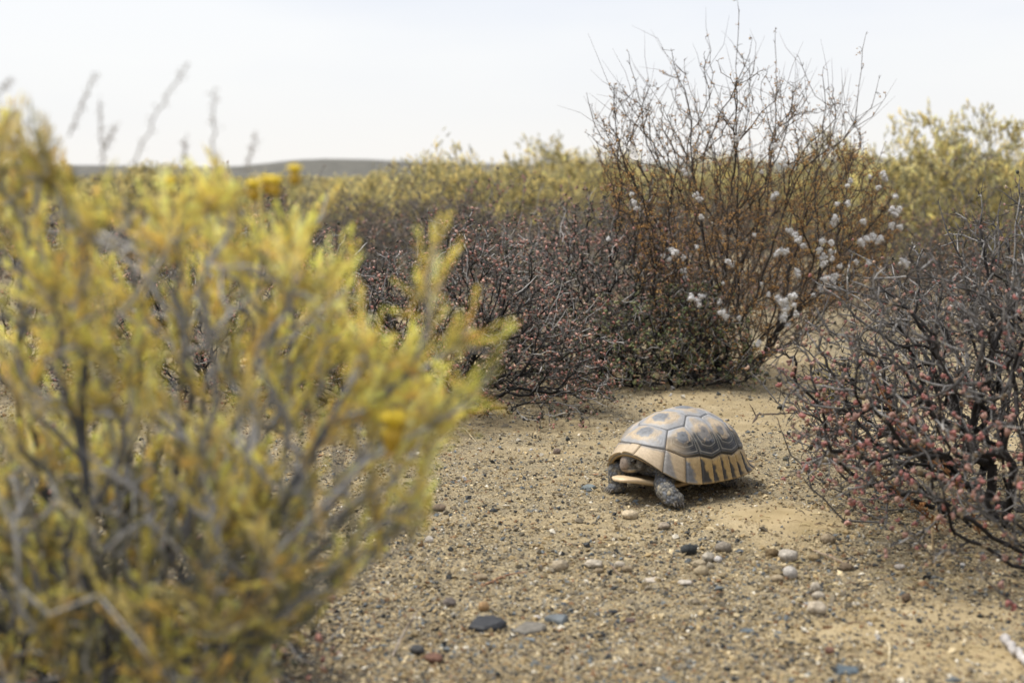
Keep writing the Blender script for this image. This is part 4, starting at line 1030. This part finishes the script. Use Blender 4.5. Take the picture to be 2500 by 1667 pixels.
leafy_stem('dry_stalk', [[(2283, 1385), (2278, 1330, 1.70), (2276, 1290, 1.70), (2286, 1235, 1.70)], [(2283, 1385), (2270, 1375, 1.70), (2240, 1395, 1.69)], [(2283, 1385), (2300, 1370, 1.70), (2320, 1340, 1.71)]], 'pale dry stalk standing upright in front of the red-leaved shrub', 'stalk', [(.50, .38, .22), (.42, .28, .14)], .0012, 1, .0016, 63, (.48, .36, .21))
def grass_tuft():
    r = np.random.default_rng(8); b = on_ground(2040, 985); root = empty('grass_tuft', b, 'small tuft of yellow wiry grass behind the left edge of the red-leaved shrub', 'grass')
    for k in range(46):
        a = r.uniform(0, 2*math.pi); ln = r.uniform(.05, .125); lean = r.uniform(.05, .55); t = np.linspace(0, 1, 7)[:, None]
        d = np.array([math.cos(a), math.sin(a), 0]); p = np.array([math.cos(a), math.sin(a), 0])*r.uniform(0, .03)
        pts = p+d*lean*ln*t**1.6+np.array([0, 0, 1])*ln*t*(1-.25*lean*t)+r.normal(0, .0012, (7, 3))*t
        g = Geo(); c = np.array([(.52, .43, .07), (.46, .40, .10), (.58, .46, .12)][k % 3])
        tubes(g, [pts], [np.linspace(.0011, .0003, 7)], [np.tile(c, (7, 1))], 3); g.build('blade', M['straw'], root)
grass_tuft()

# ------------------------------------------------------------------ scrub further back
def far_yellow(seed, n, rx, ry, h):
    r = np.random.default_rng(seed); sk = Skeleton(20000)
    for i in range(7):
        a = 2*math.pi*i/7; sk.root(np.array([math.cos(a)*.06, math.sin(a)*.06, -.01]), [math.cos(a), math.sin(a), .9], i)
    T = dome_targets(n, rx, ry, h, r, shell=.5, zmin=.08); T = T[np.argsort(np.linalg.norm(T, axis=1))]
    for t in T: sk.to(t, .05, .12, r, w=.8, pl=.3, lift=.5)
    g = Geo(); temp = [sprig_mesh(r, 17, .060, .026, .0042, .8) for _ in range(3)]
    ids = np.where(sk.counts()[:sk.n] == 1)[0]; P = np.repeat(sk.p[ids], 4, 0)+r.normal(0, .022, (len(ids)*4, 3)); D = norm(np.repeat(sk.d[ids], 4, 0)+r.normal(0, .35, P.shape)+[0, 0, .5])
    c = np.array([(.70, .57, .22), (.60, .51, .21), (.48, .43, .20), (.72, .57, .21), (.40, .37, .20)])[r.integers(0, 5, len(P))]*(1+r.normal(0, .15, (len(P), 1)))
    k = r.integers(0, 3, len(P))
    for q in range(3): scatter(g, *temp[q][:2], P[k == q]-D[k == q]*.03, frames(D[k == q], r), r.uniform(.35, .8, (k == q).sum()), c[k == q], temp[q][2])
    gw = Geo(); rad = np.minimum(.0012*sk.cnt**.42, .010)
    tubes(gw, [sk.p[i] for i in sk.chains], [np.r_[min(rad[i[0]], rad[i[1]]*1.2), rad[i[1:]]] for i in sk.chains], [np.tile([.17, .16, .15], (len(i), 1)) for i in sk.chains], 4)
    return [('wood', mesh_from('wood', *gw.arrays()), M['bark'], None), ('foliage', mesh_from('foliage', *g.arrays()), M['farleaf'], 'stuff')]
def far_grey(seed, n, rx, ry, h, pal, old, tip):
    sk, ex, lp, ld, lc, ls, r = bead_shrub_arrays(seed, rx, ry, h, n, pal, leaf_per=4.0, r_tip=.0011, leaf_s=.0045, step=.04, tip_col=tip, old=old, spur=(.015, .045))
    cnt = sk.cnt; rad = np.minimum(.0012*cnt**.42, .009); g = Geo()
    tubes(g, [sk.p[i] for i in sk.chains], [np.r_[min(rad[i[0]], rad[i[1]]*1.2), rad[i[1:]]] for i in sk.chains], [np.tile(np.array(old)*1.4, (len(i), 1)) for i in sk.chains], 4)
    e_ = [x for v in ex.values() for x in v]; tubes(g, [a for a, _, _ in e_], [b for _, b, _ in e_], [c for _, _, c in e_], 3)
    g2 = Geo(); scatter(g2, BIP_V, BIP_F, lp, frames(ld, r), ls, lc)
    return [('wood', mesh_from('wood', *g.arrays()), M['bark'], None), ('leaves', mesh_from('leaves', *g2.arrays()), M['farleaf'], 'stuff')]
GREYP = np.array([(.24, .20, .17), (.30, .24, .20), (.22, .17, .13), (.33, .24, .18), (.20, .19, .15)])
REDP = np.array([(.34, .19, .12), (.27, .17, .12), (.38, .24, .16), (.25, .20, .14)])
YV = [far_yellow(201, 800, .5, .5, .62), far_yellow(202, 800, .6, .55, .55), far_yellow(203, 800, .55, .5, .70)]
GV = [far_grey(211, 620, .55, .5, .50, GREYP, (.09, .085, .08), (.32, .30, .28)), far_grey(212, 620, .6, .5, .46, REDP, (.07, .06, .055), (.28, .25, .22))]
def put(tmpl, name, x, y, s, rz, label, group=None, cat='shrub'):
    root = empty(name, (x, y, float(gz(x, y))-.01), label, cat, group, rz); root.scale = (s[0], s[0], s[1])
    for (nm, me, mt, kd) in tmpl: obj(nm, me, mt, root, kd)
def xat(px, Y): return (px-1250)/FPX*Y
put(YV[2], 'yellow_shrub', xat(2310, 6.6), 6.6, (1.05, 1.1), .4, 'tall blurred yellow-green shrub on the skyline at the upper right')
put(YV[0], 'yellow_shrub', xat(2540, 7.2), 7.2, (1.1, 1.0), 1.9, 'yellow-green shrub cut by the right edge of the picture')
put(YV[1], 'yellow_shrub', xat(2080, 8.2), 8.2, (1.0, 1.18), 2.2, 'low yellow-green shrub seen through the right twigs of the tall bush')
put(YV[0], 'yellow_shrub', xat(1090, 7.8), 7.8, (.78, 1.02), .9, 'round yellow-green shrub with grey twig tips in the centre of the skyline')
put(YV[1], 'yellow_shrub', xat(1390, 10.5), 10.5, (1.4, 1.22), 2.9, 'broad yellow mound of shrub on the skyline left of the tall bush')
put(YV[2], 'yellow_shrub', xat(1480, 9.5), 9.5, (.8, .92), 4.1, 'yellow shrub partly hidden by the left side of the tall bush')
put(YV[1], 'yellow_shrub', xat(900, 9.6), 9.6, (1.0, .86), 5.1, 'low blurred yellow-green shrub beyond the thicket, left of the round one')
put(GV[1], 'reddish_shrub', xat(2230, 4.5), 4.5, (.72, .82), 1.2, 'reddish-brown shrub below the tall yellow-green shrub at the upper right')
put(GV[1], 'reddish_shrub', xat(2480, 4.0), 4.0, (.65, .92), 3.2, 'reddish-brown shrub behind the top of the red-leaved shrub at the right edge')
put(GV[0], 'grey_shrub', xat(2440, 5.4), 5.4, (.8, 1.12), 2.6, 'grey twiggy shrub between the reddish shrubs and the skyline at the right')
put(GV[0], 'grey_shrub', xat(2100, 5.6), 5.6, (.8, .95), .6, 'grey-brown shrub behind the right foot of the tall bush')
r_ = np.random.default_rng(77)
nfar = 0
for (Y0, Y1, n, kind) in [(5.3, 6.6, 9, 'g'), (6.8, 9.5, 12, 'm'), (10, 14, 16, 'm'), (14, 22, 22, 'y'), (22, 40, 30, 'y')]:
    for k in range(n):
        Y = Y0+(Y1-Y0)*r_.random(); px = -350+3200*(k+r_.random())/n
        if kind == 'g' and px > 1900: continue
        y_ = kind == 'y' or (kind == 'm' and r_.random() < .45); s = r_.uniform(.85, 1.15)
        zc = .92 if Y < 10 else r_.uniform(.85, 1.2)-(.22 if 500 < px < 1000 else 0)
        if y_: put(YV[r_.integers(3)], 'yellow_shrub', xat(px, Y), Y, (s*1.15, zc*.82), r_.uniform(0, 6.28), 'blurred yellow-green shrub in the far scrub below the horizon', 'yellow shrubs of the far scrub')
        else: put(GV[r_.integers(2)], 'grey_shrub', xat(px, Y), Y, (s*1.2, zc), r_.uniform(0, 6.28), 'blurred grey-brown shrub in the scrub beyond the thicket', 'grey-brown shrubs of the far scrub')

# ------------------------------------------------------------------ stones, droppings, wool and sticks on the ground
def stone_shape(kind, seed):
    r = np.random.default_rng(seed)
    if kind == 'slate':
        import bmesh
        bm = bmesh.new(); n = 11; a = np.sort(r.random(n))*2*math.pi
        for k in range(n):
            q = r.uniform(.82, 1.08)
            for z, s in ((-.5, 1.0), (.18, .97), (.5, .80)):
                bm.verts.new((math.cos(a[k])*q*s, math.sin(a[k])*q*s, z+r.normal(0, .10)+.25*math.cos(a[k]-1)))
        bmesh.ops.convex_hull(bm, input=bm.verts)
        V = np.array([v.co[:] for v in bm.verts]); bm.verts.index_update(); F = []
        bmesh.ops.triangulate(bm, faces=bm.faces); F = np.array([[v.index for v in f.verts] for f in bm.faces]); bm.free()
        return V, F, False
    V, F = ICO3; V = V.copy(); d = norm(V)
    lob = r.normal(size=(7, 3)); lob = norm(lob); amp = r.uniform(-.22, .20, 7) if kind == 'stone' else r.uniform(-.12, .12, 7)
    h = np.ones(len(V))
    for l_, a_ in zip(lob, amp): h += a_*np.exp(-((1-d@l_)/.22)**2)
    q = 5 if kind == 'stone' else 7
    nf = fbm(d[:, 0]*q+seed, d[:, 1]*q+d[:, 2]*q*1.3, seed, 3)-.5
    h += nf*(.30 if kind == 'stone' else .34)
    if kind == 'clod': h += (fbm(d[:, 0]*13+seed, d[:, 1]*11+d[:, 2]*12, seed+3, 2)-.5)*.5
    return d*h[:, None], F, True
def stone(name, px, py, wpx, hpx, kind, col, label, seed, cat='stone', depth=0.85, rz=None, sink=.22):
    r = np.random.default_rng(seed); V, F, sm = stone_shape(kind, seed)
    b = on_ground(px, py+hpx*.30); k = b[1]/FPX; w_ = wpx*k*.56; hh = hpx*k*.56
    V = V-V.mean(0); V = V/np.abs(V).max(0)
    V = V*[w_, w_*depth, hh*(1.0 if kind != 'slate' else .62)]
    c = np.array(col)*(.72 if kind == 'slate' or max(col) < .3 else .80)*(0.70+0.6*fbm(V[:, 0]*160+seed, V[:, 1]*160+V[:, 2]*120, seed, 3))[:, None]
    o = obj(name, mesh_from(name, V, F, c, sm), M['slate' if kind == 'slate' else 'stone'])
    o.location = b+[0, 0, -V[:, 2].min()*(1-sink*1.2)]; o.rotation_euler = (0, 0, r.uniform(-.35, .35) if rz is None else rz)
    return tag(o, label, cat)
DK, GR, BG, TN, PL, WH, RB, OR = (.045, .047, .052), (.22, .20, .165), (.17, .19, .20), (.36, .28, .18), (.56, .49, .39), (.74, .70, .66), (.22, .12, .085), (.44, .28, .14)
sid = 300
for row in [
 ('slate_chip', 1197, 1517, 98, 46, 'slate', DK, 'blackish angular slate, largest loose stone at the bottom of the gravel', 'stone'),
 ('flat_stone', 1298, 1533, 96, 28, 'slate', GR, 'long flat grey-tan stone just right of the blackish slate', 'stone'),
 ('flat_stone', 1360, 1507, 62, 36, 'slate', BG, 'pale blue-grey flat stone touching the right end of the long flat stone', 'stone'),
 ('white_chip', 1311, 1508, 18, 12, 'stone', WH, 'tiny white chip between the blackish slate and the blue-grey flat stone', 'stone'),
 ('orange_stone', 1181, 1483, 28, 26, 'stone', OR, 'small orange-tan stone upright behind the blackish slate', 'stone'),
 ('red_stone', 1057, 1608, 46, 24, 'stone', RB, 'reddish-brown stone near the bottom edge beside the yellow shrub', 'stone'),
 ('tan_stone', 1175, 1410, 28, 16, 'stone', TN, 'small tan stone left of the thin fallen twig', 'stone'),
 ('grey_stone', 1097, 1471, 32, 24, 'stone', (.20, .17, .15), 'grey-brown stone up and left of the blackish slate', 'stone'),
 ('dark_stone', 1020, 1588, 36, 26, 'stone', (.09, .09, .09), 'dull dark stone under the slanting twig at the lower left of the gravel', 'stone'),
 ('dropping', 1367, 1383, 42, 30, 'clod', (.46, .38, .27), 'crumbly tan dropping, leftmost of the row in front of the tortoise', 'dropping'),
 ('dropping', 1449, 1378, 44, 24, 'clod', PL, 'pale oblong dropping right of the leftmost crumbly one', 'dropping'),
 ('dropping', 1462, 1394, 24, 14, 'clod', TN, 'small tan crumb touching the front of the pale oblong dropping', 'dropping'),
 ('dropping', 1512, 1381, 26, 20, 'clod', PL, 'small pale round dropping below the tortoise head', 'dropping'),
 ('dropping', 1530, 1390, 26, 16, 'clod', TN, 'tan dropping touching the small pale round one', 'dropping'),
 ('pale_stone', 1538, 1257, 38, 24, 'stone', (.60, .49, .33), 'pale cream stone just below the front foot of the tortoise', 'stone'),
 ('dark_stone', 1681, 1343, 42, 28, 'stone', (.055, .06, .06), 'smooth blackish round stone in front of the tortoise', 'stone'),
 ('grey_stone', 1766, 1338, 40, 28, 'stone', (.30, .26, .21), 'grey-tan round stone right of the smooth blackish one', 'stone'),
 ('dropping', 1729, 1362, 36, 26, 'clod', (.48, .43, .35), 'pale rounded dropping at the back of the heap of four', 'dropping'),
 ('wool_flake', 1753, 1367, 22, 18, 'clod', WH, 'white fleck against the back dropping of the heap', 'fluff'),
 ('dropping', 1706, 1377, 36, 20, 'clod', (.44, .36, .24), 'tan dropping at the left of the heap of four', 'dropping'),
 ('dropping', 1714, 1395, 38, 28, 'stone', (.42, .34, .22), 'smooth egg-shaped tan dropping at the front of the heap of four', 'dropping'),
 ('dropping', 1734, 1382, 20, 18, 'clod', (.46, .40, .30), 'smallest pale dropping at the right of the heap of four', 'dropping'),
 ('dropping', 1884, 1351, 32, 24, 'clod', (.24, .17, .09), 'rough brown clod left of the large pale grey dropping', 'dropping'),
 ('dropping', 1925, 1358, 46, 34, 'stone', (.52, .47, .40), 'large pale grey rounded dropping on the right side of the gravel', 'dropping'),
 ('dropping', 1987, 1362, 28, 18, 'clod', (.36, .27, .15), 'brown clod right of the large pale grey dropping', 'dropping'),
 ('dropping', 1929, 1400, 34, 32, 'stone', (.54, .50, .45), 'whitish round dropping in front of the large pale grey one', 'dropping'),
 ('dropping', 1897, 1413, 30, 18, 'stone', (.40, .32, .21), 'small tan dropping at the left foot of the whitish round one', 'dropping'),
 ('dropping', 2022, 1317, 36, 26, 'clod', (.34, .27, .18), 'rough tan clod at the edge of the bare sand patch', 'dropping'),
 ('dropping', 2065, 1385, 36, 20, 'clod', (.24, .18, .12), 'brown debris clod where a low red-leaved branch meets the gravel', 'dropping'),
 ('dropping', 1990, 1436, 26, 30, 'clod', PL, 'pale upright crumbly dropping, topmost of the lower right trio', 'dropping'),
 ('dropping', 1998, 1455, 34, 22, 'clod', PL, 'pale flat dropping in the middle of the lower right trio', 'dropping'),
 ('dropping', 1993, 1487, 46, 34, 'clod', (.54, .46, .35), 'largest pale crumbly dropping, lowest of the lower right trio', 'dropping'),
 ('tan_stone', 1918, 1446, 24, 16, 'stone', (.46, .36, .23), 'small tan stone left of the lower right trio of droppings', 'stone'),
 ('slate_chip', 2064, 1631, 64, 18, 'slate', (.11, .14, .16), 'dark blue-grey flat slate near the bottom edge at the right', 'stone'),
 ('slate_chip', 1818, 1536, 42, 12, 'slate', (.13, .16, .18), 'thin blue-grey sliver of slate lying left of the lower right trio', 'stone'),
 ('grey_stone', 1360, 1103, 19, 15, 'stone', (.24, .18, .14), 'small brown-grey round stone left of the tortoise head', 'stone'),
 ('flat_stone', 1440, 1187, 36, 16, 'slate', (.20, .23, .23), 'blue-grey leaf-shaped flat stone right in front of the under-shell prong', 'stone'),
 ('brown_stone', 1073, 1240, 34, 16, 'stone', (.26, .19, .13), 'brown flat stone at the right edge of the yellow shrub', 'stone'),
 ('white_chip', 1048, 1318, 20, 16, 'stone', (.62, .56, .48), 'pale chip close under the lower right leaves of the yellow shrub', 'stone'),
 ('dropping', 2212, 1460, 26, 20, 'clod', (.20, .14, .09), 'dark brown hollow clod below the dry stalk', 'dropping'),
 ('white_chip', 2196, 1384, 26, 14, 'stone', (.56, .50, .44), 'pale pebble under the low branch left of the dry stalk', 'stone'),
 ('white_chip', 2350, 1379, 14, 10, 'stone', WH, 'small bright white pebble right of the dry stalk', 'stone'),
 ('brown_stone', 2025, 1588, 24, 18, 'stone', RB, 'dark reddish stone on the sand near the bottom edge', 'stone'),
 ('pale_stone', 1672, 1422, 34, 12, 'stone', (.58, .52, .44), 'pale flat flake below the heap of four droppings', 'stone'),
 ('pale_stone', 1600, 1415, 46, 10, 'slate', (.62, .54, .44), 'thin pale sliver lying left of the heap of four droppings', 'stone'),
 ('pale_stone', 1620, 1285, 32, 18, 'stone', (.40, .33, .25), 'tan-grey pebble below the shadow of the tortoise', 'stone'),
 ('dark_stone', 1806, 1343, 26, 8, 'slate', (.10, .12, .14), 'thin dark sliver right of the grey-tan round stone', 'stone'),
 ('dark_stone', 1498, 1495, 22, 12, 'stone', DK, 'small black pebble right of the blue-grey flat stone', 'stone'),
 ('dark_stone', 1535, 1512, 34, 12, 'slate', (.12, .075, .06), 'thin dark red-brown sliver beyond the small black pebble', 'stone')]:
    sid += 1; nm, px, py, w_, h_, kd, cl, lb, ct = row
    stone(nm, px, py, w_, h_, kd, cl, lb, sid, ct)
wool = [fluff_mesh(np.random.default_rng(400+k), 5, 60) for k in range(3)]
for k, (px, py, s, lb) in enumerate([(1135, 1164, 13, 'white tuft of seed wool on the gravel right of the yellow shrub'), (1268, 1096, 9, 'small white wool tuft on the gravel, left one of a pair'), (1296, 1094, 10, 'small white wool tuft on the gravel, right one of a pair'),
        (1638, 962, 10, 'wool tuft on the sand behind the tortoise, lower half of a clump'), (1642, 944, 13, 'wool tuft on the sand behind the tortoise, upper half of a clump'), (1772, 1022, 8, 'tiny wool tuft on the ground right behind the shell'),
        (1935, 1466, 11, 'white wool tuft left of the lower right trio of droppings'), (1967, 1470, 11, 'grey-white wool tuft touching the lower right trio of droppings'), (2125, 1517, 14, 'white wool tuft on the sand at the lower right, upper of two'), (2145, 1550, 17, 'white wool tuft on the sand at the lower right, lower of two'),
        (1376, 960, 9, 'wool tuft at the foot of the thicket, left of two'), (1412, 962, 10, 'wool tuft at the foot of the thicket, right of two'), (1120, 1172, 8, 'wisp of wool beside the white tuft right of the yellow shrub')]):
    b = on_ground(px, py+s*.6); V, F, C = wool[k % 3]; sz = s*.75*b[1]/FPX
    o = obj('wool_tuft', mesh_from('wool_tuft', V*[sz*1.15, sz, sz*.75], F, C*[.82, .80, .78]), M['fluff']); o.location = b+[0, 0, sz*.45]; o.rotation_euler = (0, 0, k*1.3); tag(o, lb, 'fluff')
def stick(name, pth, rad, col, label, cat='twig', lift=None, side=None):
    r = np.random.default_rng(int(abs(pth[0][0]*7+pth[0][1])))
    pts = []
    for k, q in enumerate(pth):
        p = on_ground(*q[:2]); pts.append(p+[0, 0, rad*.8+(q[2] if len(q) > 2 else 0)])
    P = np.array(pts); t = np.linspace(0, len(P)-1, 6*len(P)); Q = np.stack([np.interp(t, np.arange(len(P)), P[:, c]) for c in range(3)], -1)
    k = np.ones(5)/5
    for c in range(3): Q[2:-2, c] = np.convolve(Q[:, c], k, 'valid')
    Q += r.normal(0, rad*.25, Q.shape); n = len(Q); g = Geo()
    tubes(g, [Q], [rad*np.interp(np.linspace(0, 1, n), [0, .06, .5, .95, 1], [.3, 1, .9, .6, .2])*(1+r.normal(0, .08, n))], [np.array(col)*(1+r.normal(0, .15, (n, 1)))], 7)
    if side:
        for (i, dx, dz, l_) in side:
            a = Q[int(i*n)]; b = a+np.array([dx, -.2*abs(dx), dz])*l_; tubes(g, [np.array([a, (a+b)/2+[0, 0, l_*.08], b])], [np.array([rad*.6, rad*.5, rad*.15])], [np.tile(col, (3, 1))], 5)
    o = g.build(name, M['bark'], origin=Q[0]); o.location = Q[0]; tag(o, label, cat)
stick('fallen_twig', [(1176, 1432), (1215, 1415), (1250, 1402), (1288, 1398)], .0016, (.30, .17, .10), 'thin reddish twig lying on the gravel above the blackish slate')
stick('fallen_twig', [(1838, 1034), (1850, 1012), (1860, 1013), (1900, 1012), (1960, 1008)], .0022, (.12, .09, .07), 'dark twig with a pale broken end lying right of the shell', side=[(.18, -.5, .9, .030)])
stick('grass_stalk', [(1062, 1090, 0), (1100, 1062, .012), (1135, 1062, .012), (1163, 1082, 0)], .0011, (.52, .44, .29), 'arched dry grass stalk on the sand right of the yellow shrub', 'stalk')
stick('fallen_twig', [(958, 1605, 0), (990, 1560, .01), (1022, 1528, .018)], .0015, (.30, .25, .20), 'slanting dry twig at the lower left of the gravel', side=[(.5, .5, .8, .02)])
stick('grey_stick', [(2445, 1575, .004), (2480, 1605, .004), (2530, 1650, .0)], .0048, (.46, .43, .41), 'thick grey weathered stick at the lower right corner', 'stick')
stick('grass_stalk', [(2165, 1570, 0), (2172, 1590, .006), (2170, 1620, .0)], .0012, (.62, .52, .34), 'short curled pale straw on the sand near the lower right wool', 'stalk')
stick('dark_stick', [(1527, 1442), (1552, 1448)], .0013, (.06, .05, .045), 'short black stick lying below the small pale dropping', 'twig')
stick('fallen_twig', [(1490, 1385, .004), (1505, 1402, .003), (1520, 1412, 0)], .0009, (.24, .17, .12), 'fine brown twig leaning on the pale oblong dropping')
stick('fallen_twig', [(1985, 1352, .004), (2030, 1372, .006), (2090, 1392, .0)], .0013, (.34, .26, .19), 'thin pale twig between the brown clods on the right')
stick('fallen_twig', [(1463, 1186, 0), (1440, 1195, .001), (1425, 1188, 0)], .0007, (.55, .45, .28), 'fine straw beside the blue-grey leaf-shaped stone', 'straw')
def straw():
    r = np.random.default_rng(19); g = Geo(); P = []; R = []; C = []
    for k in range(1700):
        zone = r.random()
        p = on_ground(r.uniform(600, 2600), r.uniform(930, 1667)) if zone < .3 else (on_ground(r.uniform(900, 1900), 905+abs(r.normal(0, 35))) if zone < .62 else (on_ground(r.uniform(1950, 2600), r.uniform(1130, 1450)) if zone < .85 else on_ground(r.uniform(300, 1000), r.uniform(1480, 1700)))); a = r.uniform(0, 6.28); ln = r.uniform(.006, .022); d = np.array([math.cos(a), math.sin(a), 0])*ln
        m_ = p+d*.5+np.array([-d[1], d[0], 0])*r.uniform(-.3, .3)+[0, 0, .0025]
        P.append(np.array([p+[0, 0, .0012], m_, p+d+[0, 0, .0012]])); q = r.uniform(.0004, .0009); R.append(np.array([q*.6, q, q*.5])); C.append(np.tile(np.array([(.56, .46, .27), (.40, .30, .17), (.20, .13, .08), (.52, .42, .22), (.07, .055, .045), (.10, .08, .06)][r.integers(2, 6) if zone >= .3 and r.random() < .75 else r.integers(4)]), (3, 1)))
    tubes(g, P, R, C, 4); o = g.build('plant_litter', M['straw'], kind='stuff'); o['label'] = 'short straws and twig bits scattered on the gravel'; o['category'] = 'litter'
straw()
